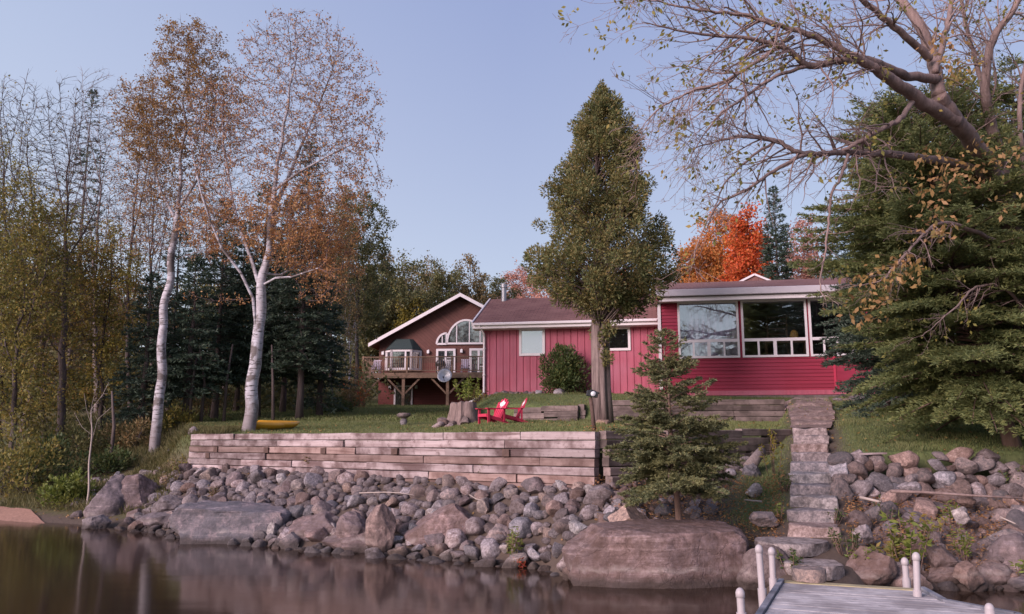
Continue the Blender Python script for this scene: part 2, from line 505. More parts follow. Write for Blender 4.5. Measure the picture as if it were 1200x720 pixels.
# ------------------------------------------------------------------ terrain
SHX = [-60, -30, -20, -14.8, -12.0, -9.4, -6.8, -4.75, -3.4, -1.96, -.62, .6, .95, 3.4, 5.2, 7.3, 12, 25, 60]
SHY = [40, 29, 25.5, 23.5, 22.1, 20.9, 18.5, 17.3, 16.7, 16.0, 15.3, 14.5, 13.3, 13.0, 12.8, 12.5, 12.0, 11, 9]
WA, WB, WC = np.array([-9.3, 24.0]), np.array([1.68, 16.0]), np.array([6.75, 20.0])
SP0, SP1 = np.array([4.88, 13.5, .62]), np.array([7.28, 20.0, 2.52])
SWY = 16.0      # line of the stacked stone wall on the right


def sstep(a, b, x):
    t = np.clip((x - a) / (b - a), 0, 1)
    return t * t * (3 - 2 * t)


def gz(x, y, zones=False):
    x = np.asarray(x, float); y = np.asarray(y, float)
    sh = np.interp(x, SHX, SHY)
    s = y - sh
    # upper ground
    uR = np.interp(y, [12, 16, 20, 26, 27.2, 28.6, 31, 33.5, 45, 60, 75, 100, 140, 300], [2.28, 2.29, 2.42, 2.70, 2.78, 2.88, 3.38, 3.5, 3.7, 4.1, 6.0, 9.0, 11.5, 13.5])
    ys = np.interp(x, [-.5, 0, 2.26, 2.9, 3.3, 10], [28.6, 28.5, 27.7, 27.5, 27.5, 27.1])
    uR = uR + .5 * sstep(ys + .05, ys + .35, y)
    uL = np.interp(y, [16, 24, 27, 40, 60, 75, 100, 140, 300], [2.28, 2.29, 2.5, 3.55, 4.6, 6.5, 9.5, 12, 14])
    k = sstep(-2.8, -.3, x)
    U = uL * (1 - k) + uR * k
    bank = np.interp(y, [13, 16, 16.6, 20, 27, 31, 33.5, 45, 60, 75, 100, 140, 300], [1.0, 1.9, 1.98, 2.55, 3.3, 3.9, 4.0, 4.2, 4.6, 6.5, 9.5, 12, 14])
    kb = sstep(7.2, 8.4, x - .36 * (y - 20))
    U = U * (1 - kb) + bank * kb
    # retaining lines
    wy = np.where(x < WB[0], WA[1] + (x - WA[0]) * (WB[1] - WA[1]) / (WB[0] - WA[0]),
                  WB[1] + (x - WB[0]) * (WC[1] - WB[1]) / (WC[0] - WB[0]))
    right = x > (5.0 + .369 * (y - 13.5) + .42)
    wyr = np.where(right, SWY, wy)
    bz = np.interp(x, [-9.3, 1.68, 6.8], [1.42, 1.38, 2.0])
    bz = np.where(right, 1.12, bz)
    t = np.clip(s / np.maximum(wyr - sh, .5), 0, 1.0)
    L = bz * t ** .9
    L = np.where(s < 0, np.maximum(.4 * s, -1.8), L)
    sd = (y - wyr) * .8
    up = sstep(.10, .34, sd)
    Z = L * (1 - up) + U * up
    # wooded bank left of the wall
    lf = np.where(s < 0, np.maximum(.3 * s, -1.8), .30 * s)
    lf = np.minimum(lf, uL)
    kl = 1 - sstep(-10.6, -9.5, x + .35 * (y - 24))
    Z = Z * (1 - kl) + lf * kl
    # stairs trench
    ax = (x - SP0[0]) * .346 + (y - SP0[1]) * .938     # along
    lat = (x - SP0[0]) * .938 - (y - SP0[1]) * .346
    inn = (1 - sstep(.5, .95, np.abs(lat))) * (ax > -2.5) * (ax < 15)
    zs = np.interp(ax, [-2.6, -1.6, 0, 7.05, 9, 14], [-.2, .2, .55, 2.40, 2.7, 3.5])
    Z = Z * (1 - inn) + zs * inn
    if not zones: return Z
    lawn = up * (1 - kl) * (1 - .9 * inn)
    # grass patches beside the stairs
    pz = np.exp(-((lat + .95) / .45) ** 2) * sstep(.5, 1.5, ax) * (ax < 8.5)
    lawn = np.clip(np.maximum(lawn, pz), 0, 1)
    lawn = lawn * (1 - sstep(62, 72, y))
    wild = np.clip(np.maximum(kl * (s > .5), sstep(62, 72, y)), 0, 1)
    return Z, lawn, wild


def ground_z(x, y): return float(gz(x, y))


def build_ground():
    def axis(a, b, d, lo, hi):
        c = list(np.arange(a, b + 1e-6, d)); e = d
        while c[-1] < hi: e *= 1.25; c.append(c[-1] + e)
        e = d
        while c[0] > lo: e *= 1.25; c.insert(0, c[0] - e)
        return np.array(c)
    xs = axis(-20, 15, .2, -420, 420); ys = axis(11, 36, .2, -60, 520)
    X, Y = np.meshgrid(xs, ys)
    Z, lawn, wild = gz(X, Y, True)
    nz = np.array([mnoise.noise((a * .55, b * .55, 0)) for a, b in zip(X.ravel(), Y.ravel())]).reshape(X.shape)
    Z = Z + nz * .05 * (1 - .6 * lawn)
    V = np.stack([X.ravel(), Y.ravel(), Z.ravel()], 1)
    nx, ny = len(xs), len(ys)
    i = np.arange(ny - 1)[:, None] * nx + np.arange(nx - 1)[None, :]
    q = np.stack([i, i + 1, i + 1 + nx, i + nx], -1).reshape(-1, 4)
    me = raw_mesh('ground', V, [q], True)
    ca = me.color_attributes.new('zone', 'FLOAT_COLOR', 'POINT')
    c = np.stack([lawn.ravel(), wild.ravel(), 0 * lawn.ravel(), 1 + 0 * lawn.ravel()], 1).astype(np.float32)
    ca.data.foreach_set('color', c.ravel())
    tag(link('ground', me, M['ground_cover']), 'sloping ground of lawn, bare earth and forest floor', 'ground', kind='structure')
    b = MB().box(-300, 300, -120, 60, -2.2, 0.0)
    V = [(-400, -300, 0), (400, -300, 0), (400, 60, 0), (-400, 60, 0)]
    w = raw_mesh('lake', V, [[(0, 1, 2, 3)]])
    tag(link('lake', w, M['lake_water']), 'still dark brown lake water along the rocky shore', 'water', kind='structure')


build_ground()

# ------------------------------------------------------------------ rocks
def rock_mesh(name, seed, dims, sub=3, cuts=7, cutlo=.55, cuthi=.9, amp=.10, mat=None, tilt=0, planes=(), box=1.0):
    rs = np.random.default_rng(seed)
    bm = bmesh.new(); bmesh.ops.create_icosphere(bm, subdivisions=sub, radius=1)
    P = np.array([v.co[:] for v in bm.verts])
    if box != 1.0: P = np.sign(P) * np.abs(P) ** box; P *= .9
    for k in range(cuts):
        n = rs.normal(size=3); n /= np.linalg.norm(n)
        d = rs.uniform(cutlo, cuthi)
        e = np.maximum(P @ n - d, 0)
        P -= np.outer(e * rs.uniform(.8, 1.0), n)
    for (n, d) in planes:
        n = np.array(n, float); n /= np.linalg.norm(n)
        P -= np.outer(np.maximum(P @ n - d, 0), n)
    o = rs.uniform(-50, 50, 3)
    for i, p in enumerate(P):
        q = Vector(p * 1.1 + o)
        a = mnoise.noise(q) * amp + mnoise.noise(q * 2.7) * amp * .45
        if sub >= 5: a -= amp * .55 * (mnoise.ridged_multi_fractal(q * 1.6, .9, 2.1, 4, 1.0, 2.0) - .9)
        if sub >= 4: a += mnoise.noise(q * 7) * amp * .2 + mnoise.noise(q * 15) * amp * .10
        P[i] = p * (1 + a)
    mn, mx = P.min(0), P.max(0)
    P = (P - (mn + mx) / 2) / (mx - mn) * np.array(dims)
    for v, p in zip(bm.verts, P): v.co = p
    me = bpy.data.meshes.new(name); bm.to_mesh(me); bm.free()
    me.polygons.foreach_set('use_smooth', np.full(len(me.polygons), True))
    me.set_sharp_from_angle(angle=R(38))
    if mat: me.materials.append(mat)
    return me


def boulder(x0, x1, y0, y1, label, seed, mat='rock_boulder', Y=None, z0=0.0, depth=.75, group=None, rz=0., name='boulder', sink=.18,
            planes=(), cuts=9, amp=.12, sub=5, ry=0., cat='rock', cutlo=.5, box=1.0):
    """rock from its outline box in the photo; the waterline row gives its distance"""
    p = onz((x0 + x1) / 2, y1, z0) if Y is None else at((x0 + x1) / 2, y1, Y)
    w = (x1 - x0) / FPX * p[1]
    top = at((x0 + x1) / 2, y0, p[1] + .1 * w)
    h = top[2] - p[2]
    hh = h * (1 + sink * 2)
    d = w * depth
    me = rock_mesh(name, seed, (w * 1.04, d, hh), sub, cuts, cutlo, .88, amp, M[mat], planes=planes, box=box)
    o = link(name, me)
    o.location = (p[0] * (1 + .3 * d / p[1]), p[1] + d * .38, top[2] - hh / 2)
    o.rotation_euler = (0, ry, rz)
    return tag(o, label, cat, group)


# ------------------------------------------------------------------ quads in bulk
def leaf_quads(P, size, rs, aspect=.55, up=0.0, sizevar=.35, D=None, fold=True):
    """diamond leaves at points P. returns V, F"""
    n = len(P)
    a = rs.normal(size=(n, 3)) if D is None else D + rs.normal(size=(n, 3)) * .35
    a[:, 2] -= up
    a /= np.linalg.norm(a, axis=1)[:, None] + 1e-9
    b = rs.normal(size=(n, 3)); b -= a * (a * b).sum(1)[:, None]; b /= np.linalg.norm(b, axis=1)[:, None] + 1e-9
    L = size * rs.uniform(1 - sizevar, 1 + sizevar, n)[:, None]
    W = L * aspect
    V = np.stack([P, P + a * L * .45 + b * W * .5, P + a * L, P + a * L * .45 - b * W * .5], 1).reshape(-1, 3)
    F = np.arange(4 * n).reshape(-1, 4)
    return V, F


def blades(P, D, L, W, rs):
    """thin double-tapered blades from P along D (unit) of length L, width W"""
    n = len(P)
    b = rs.normal(size=(n, 3)); b -= D * (D * b).sum(1)[:, None]; b /= np.linalg.norm(b, axis=1)[:, None] + 1e-9
    L = np.asarray(L).reshape(-1, 1) * np.ones((n, 1)); W = np.asarray(W).reshape(-1, 1) * np.ones((n, 1))
    V = np.stack([P - b * W * .25, P + D * L * .55 + b * W * .5, P + D * L, P + D * L * .5 - b * W * .5], 1).reshape(-1, 3)
    return V, np.arange(4 * n).reshape(-1, 4)


# ------------------------------------------------------------------ branching skeletons
def colonize(P, par, attr, step, di, dk, trop=(0, 0, .08), jit=.15, inertia=.75, iters=140, seed=0, maxn=9000):
    rs = np.random.default_rng(seed)
    P = [np.asarray(p, float) for p in P]; par = list(par)
    nch = [0] * len(P)
    for q in par:
        if q >= 0: nch[q] += 1
    A = np.asarray(attr, float)
    bd = np.full(len(A), 1e9); bi = np.zeros(len(A), int)
    new0 = 0
    trop = np.array(trop)
    for it in range(iters):
        N = np.array(P[new0:])
        if len(N) == 0 or len(A) == 0 or len(P) > maxn: break
        for c in range(0, len(N), 400):
            d2 = ((A[:, None, :] - N[None, c:c + 400]) ** 2).sum(2)
            j = d2.argmin(1); m = d2[np.arange(len(A)), j]
            u = m < bd
            bd[u] = m[u]; bi[u] = new0 + c + j[u]
        keep = bd > dk * dk
        A, bd, bi = A[keep], bd[keep], bi[keep]
        act = bd < di * di
        if not act.any(): break
        PA = np.array(P)
        v = (A[act] - PA[bi[act]]) / np.sqrt(bd[act])[:, None]
        acc = np.zeros_like(PA); np.add.at(acc, bi[act], v)
        ids = np.unique(bi[act])
        new0 = len(P); dead = []
        for i in ids:
            if nch[i] >= 4: dead.append(i); continue
            d = acc[i]; l = np.linalg.norm(d)
            pd = PA[i] - PA[par[i]] if par[i] >= 0 else np.zeros(3)
            d = d / (l + 1e-9) + trop + rs.normal(size=3) * jit + pd / step * inertia
            d /= np.linalg.norm(d) + 1e-9
            P.append(PA[i] + d * step); par.append(int(i)); nch.append(0); nch[i] += 1
        if dead:
            k = ~np.isin(bi, dead); A, bd, bi = A[k], bd[k], bi[k]
    return np.array(P), np.array(par)


def pipe_radii(par, r0, rb):
    n = len(par); ch = np.zeros(n, int)
    for q in par:
        if q >= 0: ch[q] += 1
    tips = np.where(ch == 0, 1.0, 0.0)
    for i in range(n - 1, -1, -1):
        if par[i] >= 0: tips[par[i]] += tips[i]
    e = math.log(max(rb / r0, 1.5)) / math.log(max(tips[0], 3))
    return r0 * tips ** e, tips


def skin_tree(P, par, rad, split=None):
    """tubes along the skeleton. returns meshes (V,F) for thick and thin"""
    n = len(P)
    kids = [[] for _ in range(n)]
    for i, q in enumerate(par):
        if q >= 0: kids[q].append(i)
    out = {True: ([], []), False: ([], [])}
    cnt = {True: 0, False: 0}
    stack = [(-1, i) for i in range(n) if par[i] < 0]
    def emit(chain, rr):
        if len(chain) < 2: return
        thick = split is None or rr[min(1, len(rr) - 1)] >= split
        pts = P[chain]; r = np.array(rr)
        k = 8 if r[0] > .06 else 5 if r[0] > .018 else 3
        d = np.gradient(pts, axis=0); d /= np.linalg.norm(d, axis=1)[:, None] + 1e-9
        u = np.cross(d, np.array([.31, .95, .05])); u /= np.linalg.norm(u, axis=1)[:, None] + 1e-9
        w = np.cross(d, u)
        a = np.arange(k) * 2 * math.pi / k
        V = pts[:, None, :] + (u[:, None, :] * np.cos(a)[None, :, None] + w[:, None, :] * np.sin(a)[None, :, None]) * r[:, None, None]
        m = len(pts)
        i = np.arange(m - 1)[:, None] * k + np.arange(k)[None, :]
        j = np.arange(m - 1)[:, None] * k + (np.arange(k) + 1)[None, :] % k
        Fq = np.stack([i, j, j + k, i + k], -1).reshape(-1, 4)
        out[thick][0].append(V.reshape(-1, 3)); out[thick][1].append(Fq + cnt[thick]); cnt[thick] += m * k
    while stack:
        p0, i = stack.pop()
        chain, rr = ([p0, i], [min(rad[p0], rad[i] * 1.15), rad[i]]) if p0 >= 0 else ([i], [rad[i]])
        while kids[i]:
            ks = sorted(kids[i], key=lambda c: -rad[c])
            for c in ks[1:]: stack.append((i, c))
            c = ks[0]
            if split is not None and rad[c] < split <= rad[i] and len(chain) > 1:
                emit(chain, rr); chain, rr = [i], [min(rad[i], rad[c] * 1.1)]
            chain.append(c); rr.append(rad[c]); i = c
        rr[-1] *= .6
        emit(chain, rr)
    res = {}
    for k, (v, f) in out.items():
        res[k] = (np.concatenate(v), np.concatenate(f)) if v else None
    return res


def polyline_nodes(P, par, pts, start, step):
    """append resampled polyline to a skeleton, first point joined to node start"""
    pts = [np.asarray(p, float) for p in pts]
    last = start
    prev = P[start] if start >= 0 else None
    for p in pts:
        if prev is None:
            P.append(p); par.append(-1); last = len(P) - 1; prev = p; continue
        L = np.linalg.norm(p - prev); k = max(1, int(round(L / step)))
        for j in range(1, k + 1):
            P.append(prev + (p - prev) * j / k); par.append(last); last = len(P) - 1
        prev = p
    return last


def nearest(P, q):
    return int(np.argmin([np.sum((p - q) ** 2) for p in P]))


def ell_points(ells, n, rs, shell=.0):
    out = []
    vol = np.array([e[1][0] * e[1][1] * e[1][2] * (e[2] if len(e) > 2 else 1) for e in ells]); vol = vol / vol.sum()
    for e, v in zip(ells, vol):
        k = int(n * v) + 1
        d = rs.normal(size=(k, 3)); d /= np.linalg.norm(d, axis=1)[:, None]
        r = (shell + (1 - shell) * rs.uniform(0, 1, k)) ** (1 / 2.2)
        out.append(np.array(e[0]) + d * r[:, None] * np.array(e[1]))
    return np.concatenate(out)


def twig_cones(P, D, L, r):
    """3-sided tapering twigs"""
    n = len(P)
    u = np.cross(D, [.3, .2, .93]); u /= np.linalg.norm(u, axis=1)[:, None] + 1e-9
    w = np.cross(D, u)
    a = [0, 2.094, 4.189]
    ring = [P + (u * math.cos(t) + w * math.sin(t)) * r for t in a]
    tip = P + D * np.asarray(L).reshape(-1, 1)
    V = np.stack(ring + [tip], 1).reshape(-1, 3)
    b = np.arange(n)[:, None] * 4
    F = np.concatenate([b + np.array([[0, 1, 3]]), b + np.array([[1, 2, 3]]), b + np.array([[2, 0, 3]])])
    return V, F


def broadleaf(name, label, cat, base, trunk, limbs, ells, natt, step=.3, r0=.006, rb=.12, bark='bark_grey', twig=None, leaf='leaf_olive',
              nleaf=6000, lsize=.09, ntwig=1.5, twlen=.35, di=None, dk=None, trop=(0, 0, .08), seed=1, group=None, split=.03, leafw=None, spread=.22,
              shell=.0, aspect=.6, taper=.72, clump=2.5):
    """tree grown to fill the ellipsoids; trunk and limbs are polylines (world space)"""
    rs = np.random.default_rng(seed)
    base = np.asarray(base, float)
    root = empty(name, base, label, cat, group)
    P, par = [], []
    polyline_nodes(P, par, [np.asarray(t) - base for t in trunk], -1, step)
    P = [p + (np.array([mnoise.noise((p[2] * .9, seed, k * 7.1)) for k in range(3)]) * np.array([.14, .14, 0]) if i else 0) for i, p in enumerate(P)]
    for l in limbs:
        q = [np.asarray(t) - base + np.array([mnoise.noise((t[2] * 1.7, t[0] * 1.3, k * 5.3)) for k in range(3)]) * .18 for t in l]
        polyline_nodes(P, par, q[1:], nearest(P, q[0]), step)
    A = ell_points([((np.asarray(e[0]) - base),) + tuple(e[1:]) for e in ells], natt, rs, shell)
    P, par = colonize(P, par, A, step, di or step * 7, dk or step * 1.4, trop, seed=seed)
    rad, tips = pipe_radii(par, r0, rb)
    dist = np.zeros(len(P))
    for i in range(1, len(P)):
        if par[i] >= 0: dist[i] = dist[par[i]] + np.linalg.norm(P[i] - P[par[i]])
    rad = np.maximum(rad * (1 - taper * np.minimum(1, dist / np.percentile(dist, 97))), r0)
    for i in range(1, len(P)):
        if par[i] >= 0: rad[i] = min(rad[i], rad[par[i]])
    sk = skin_tree(P, par, rad, split)
    if sk[True]: link('trunk', raw_mesh('trunk', sk[True][0], [sk[True][1]], True), M[bark], root)
    thin = np.where(rad < r0 * 3.2)[0]
    V, F = sk[False] if sk[False] else (np.zeros((0, 3)), np.zeros((0, 4), int))
    nt_ = int(len(thin) * ntwig)
    Fs = [F]
    if nt_ and len(thin):
        ids = rs.choice(thin, nt_)
        D = P[ids] - P[np.maximum(par[ids], 0)]; D /= np.linalg.norm(D, axis=1)[:, None] + 1e-9
        D = D + rs.normal(size=D.shape) * .6 + np.array(trop); D /= np.linalg.norm(D, axis=1)[:, None]
        L = twlen * rs.uniform(.4, 1.2, nt_)
        tv, tf = twig_cones(P[ids], D, L, r0 * .8)
        Fs.append(tf + len(V)); V = np.concatenate([V, tv])
        tp = np.concatenate([P[thin], P[ids] + D * (L * rs.uniform(.4, 1, nt_))[:, None]])
    else: tp = P[thin]
    if len(V): link('branches', raw_mesh('branches', V, Fs, True), M[twig or bark], root)
    if nleaf:
        w = rs.uniform(0, 1, len(tp)) ** clump
        if leafw is not None: w = w * np.maximum(leafw(tp + base), 0)
        w = w / w.sum()
        ids = rs.choice(len(tp), nleaf, p=w)
        LP = tp[ids] + rs.normal(size=(nleaf, 3)) * spread * .5
        lv, lf = leaf_quads(LP, lsize, rs, aspect, up=.3)
        link('crown', raw_mesh('crown', lv, [lf]), M[leaf], root)
    return root


# ------------------------------------------------------------------ conifers
def conifer_arrays(H, rmax, z0, nb, rs, prof=1.0, droop=.25, twig_gap=.16, blade=.1, bw=.02, dens=3, flat=.5, twl=.5, up=.2, ends=.35, low=1.0):
    """returns branch polylines and needle blades of a conifer standing at the origin (untilted)"""
    br, BP, BD, BL = [], [], [], []
    zs = z0 + (H - z0) * (rs.uniform(0, 1, nb)) ** 1.12
    ga = 0.0
    for z in np.sort(zs):
        ga += 2.4 + rs.uniform(-.5, .5)
        f = 1 - (z - z0) / (H - z0)
        L = rmax * (f ** prof) * rs.uniform(.68, 1.1) + .05 * rmax
        if z < z0 + .12 * (H - z0): L *= rs.uniform(.6, 1)
        if z < z0 + .30 * (H - z0): L *= low
        m = max(3, int(L / .25))
        t = np.linspace(0, 1, m + 1)
        hd = np.array([math.cos(ga), math.sin(ga), 0])
        el = up * (1 - f) * 2.0 + .05 + rs.normal() * .10
        zz = z + L * (el * t - (droop * f + .08) * t ** 2 + .16 * f * np.maximum(t - .6, 0) ** 2 * 2)
        pts = hd[None] * (L * t)[:, None]; pts[:, 2] = zz
        side = np.array([-hd[1], hd[0], 0])
        pts += side[None] * (np.sin(t * 3 + ga) * .05 * L)[:, None]
        br.append((pts, L))
        # twigs
        nt_ = max(4, int(L / twig_gap)) * 2
        tt = rs.uniform(.12, 1, nt_) ** .8
        bp = np.stack([np.interp(tt, t, pts[:, k]) for k in range(3)], 1)
        sg = np.where(rs.uniform(size=nt_) < .5, 1, -1)
        tl = twl * L * np.minimum(1.02 - tt, tt * 1.2 + .1) * rs.uniform(.5, 1.1, nt_) + .06
        tl = np.minimum(tl, .9)
        a = rs.uniform(.55, 1.05, nt_)
        td = hd[None] * np.cos(a)[:, None] + side[None] * (np.sin(a) * sg)[:, None]
        td[:, 2] += rs.normal(size=nt_) * .22 * (1 - flat) - droop * .35 * f + (.12 if f < .4 else 0)
        td /= np.linalg.norm(td, axis=1)[:, None]
        # blades along twigs
        k = np.maximum(2, (tl / blade * dens).astype(int))
        ii = np.repeat(np.arange(nt_), k)
        s = rs.uniform(0, 1, len(ii))
        p = bp[ii] + td[ii] * (tl[ii] * s)[:, None]
        p[:, 2] -= (tl[ii] * s) ** 2 * .15
        d = td[ii] + rs.normal(size=(len(ii), 3)) * np.array([.5, .5, .35]); d[:, 2] += .1
        d /= np.linalg.norm(d, axis=1)[:, None]
        BP.append(p); BD.append(d); BL.append(rs.uniform(.7, 1.2, len(ii)) * blade)
    # leader
    k = 60
    z = rs.uniform(H - .12 * (H - z0), H, k)
    a = rs.uniform(0, 6.28, k)
    d = np.stack([np.cos(a) * .6, np.sin(a) * .6, np.full(k, .8)], 1)
    BP.append(np.stack([0 * z, 0 * z, z], 1)); BD.append(d / np.linalg.norm(d, axis=1)[:, None]); BL.append(np.full(k, blade))
    return br, np.concatenate(BP), np.concatenate(BD), np.concatenate(BL)


def conifer(name, label, cat, base, H, rmax, z0, nb, mat='needle_dark', bark='bark_spruce', tr=.12, lean=(0, 0), seed=1, group=None, bw=.02, branches=True, sy=1.0, **kw):
    rs = np.random.default_rng(seed)
    root = empty(name, base, label, cat, group)
    br, BP, BD, BL = conifer_arrays(H, rmax, z0, nb, rs, bw=bw, **kw)
    def shear(p):
        p = np.array(p, float); p[:, 0] += lean[0] * p[:, 2]; p[:, 1] = p[:, 1] * sy + lean[1] * p[:, 2]; return p
    mb = MB()
    n = 9
    tz = np.linspace(-.15, H * .985, n)
    wob = rs.normal(size=(n, 2)) * tr * .18; wob[0] = 0
    mb.tube(shear(np.stack([wob[:, 0], wob[:, 1], tz], 1)), [max(.006, tr * (1 - max(0, z) / H) ** .85) * (1.3 if i == 0 else 1) for i, z in enumerate(tz)], 9)
    mb.build('trunk', M[bark], root, smooth=True)
    if branches:
        mb = MB()
        for pts, L in br:
            q = shear(pts); m = len(q)
            mb.tube(q, [max(.004, .012 * L * (1 - i / m) + .003) for i in range(m)], 4, cap=False)
        mb.build('branches', M[bark], root, smooth=True)
    v, f = blades(shear(BP), BD, BL, BL * (bw / kw.get('blade', .1)), rs)
    link('crown', raw_mesh('crown', v, [f]), M[mat], root)
    return root


def clump_crown(root, centers, rads, per, size, mat, rs, D=None, aspect=.5, up=-.3, name='crown'):
    """leaf clumps: each centre gets its own little cloud of leaves"""
    ps, ds = [], []
    for i, (c, r) in enumerate(zip(centers, rads)):
        k = max(4, int(per * (r / np.mean(rads)) ** 2))
        d = rs.normal(size=(k, 3)); d /= np.linalg.norm(d, axis=1)[:, None]
        ps.append(np.asarray(c) + d * (r * rs.uniform(.1, 1, k) ** .5)[:, None]); ds.append(d)
    p, d = np.concatenate(ps), np.concatenate(ds)
    d[:, 2] += .4
    v, f = leaf_quads(p, size, rs, aspect, up, D=d)
    return link(name, raw_mesh(name, v, [f]), M[mat], root)


def bush(name, label, cat, base, rad, n, lsize, mat, seed, group=None, stems=7, bark='bark_dark', aspect=.5, clumps=26):
    rs = np.random.default_rng(seed)
    base = np.asarray(base, float)
    root = empty(name, base, label, cat, group)
    mb = MB()
    rx, ry, rz = rad
    cs = []
    for i in range(clumps):
        d = rs.normal(size=3); d /= np.linalg.norm(d); d[2] = abs(d[2]) * 1.0 - .15
        r = rs.uniform(.35, 1.0)
        c = np.array([d[0] * rx, d[1] * ry, rz * .9 + d[2] * rz]) * np.array([r, r, 1]); c[2] = max(.1, c[2] * rs.uniform(.12, 1))
        cs.append(c)
    for i in range(stems):
        c = cs[i % len(cs)]
        mb.tube([(rs.uniform(-.25, .25) * rx, rs.uniform(-.25, .25) * ry, -.1), (c[0] * .5, c[1] * .5, c[2] * .55), tuple(c)], [.022, .014, .006], 5)
    mb.build('stem', M[bark], root, smooth=True)
    clump_crown(root, cs, [min(rad) * rs.uniform(.28, .55) for _ in cs], n / clumps, lsize, mat, rs, name='foliage', aspect=aspect)
    return root


def stem_plant(name, label, cat, base, h, ns, per, lsize, mat, seed, spread=.3, group=None, bark='bark_spruce', aspect=.35):
    """upright weedy plant: several stems carrying leaves"""
    rs = np.random.default_rng(seed)
    root = empty(name, base, label, cat, group)
    mb = MB(); P, D = [], []
    for i in range(ns):
        a = rs.uniform(0, 6.28); l = h * rs.uniform(.6, 1.05)
        r = spread * rs.uniform(.2, 1)
        p0 = np.array([math.cos(a) * r * .35, math.sin(a) * r * .35, -.04])
        p2 = np.array([math.cos(a) * r, math.sin(a) * r, l]); p1 = (p0 + p2) / 2 + rs.normal(size=3) * .04 * h
        mb.tube([p0, p1, p2], [.008, .006, .003], 4)
        t = rs.uniform(.25, 1, per) ** .7
        q = (1 - t)[:, None] ** 2 * p0 + (2 * t * (1 - t))[:, None] * p1 + (t ** 2)[:, None] * p2
        d = rs.normal(size=(per, 3)); d[:, 2] = np.abs(d[:, 2]) * .35
        P.append(q); D.append(d / np.linalg.norm(d, axis=1)[:, None])
    mb.build('stem', M[bark], root, smooth=True)
    v, f = leaf_quads(np.concatenate(P), lsize, rs, aspect, D=np.concatenate(D))
    link('foliage', raw_mesh('foliage', v, [f]), M[mat], root)
    return root

SKY_MUL, SKY_ADD, EXPO = (.36, .38, .28), (1.65, 1.82, 3.3), 0.7

# ------------------------------------------------------------------ houses
class Frame:
    def __init__(s, O, yaw):
        s.O = np.array(O, float); s.yaw = yaw
        s.X = np.array([math.cos(yaw), math.sin(yaw), 0]); s.Yv = np.array([-math.sin(yaw), math.cos(yaw), 0])
    def uv(s, px, py, yl):
        r = ray(px, py); c = np.array([0, 0, ZC])
        k = ((s.O - c) @ s.Yv + yl) / (r @ s.Yv)
        q = c + r * k - s.O
        return float(q @ s.X), float(q[2])


def frame_boxes(mb, x0, x1, z0, z1, y0, y1, w):
    mb.box(x0, x1, y0, y1, z1 - w, z1); mb.box(x0, x1, y0, y1, z0, z0 + w)
    mb.box(x0, x0 + w, y0, y1, z0 + w, z1 - w); mb.box(x1 - w, x1, y0, y1, z0 + w, z1 - w)


def window(parent, x0, x1, z0, z1, y, w=.09, glass='glass', bars=(), back=None, name='window', mat='white_trim', label=None):
    """frame standing proud of the wall plane y, with one pane mesh; bars = extra frame boxes (x0,x1,z0,z1)"""
    mb = MB(); frame_boxes(mb, x0, x1, z0, z1, y - .05, y + .06, w)
    for b in bars: mb.box(b[0], b[1], y - .042, y + .05, b[2], b[3])
    f = mb.build(name, M[mat], parent)
    if label: f['label'] = label
    p = MB().box(x0 + w * .6, x1 - w * .6, y - .012, y - .006, z0 + w * .6, z1 - w * .6).build('pane', M[glass], f)
    if back: MB().box(x0 + w * .5, x1 - w * .5, y - .004, y + .02, z0 + w * .5, z1 - w * .5).build('backing', M[back], f)  # backing sheet; the dark one paints an unlit room behind the glass
    return f


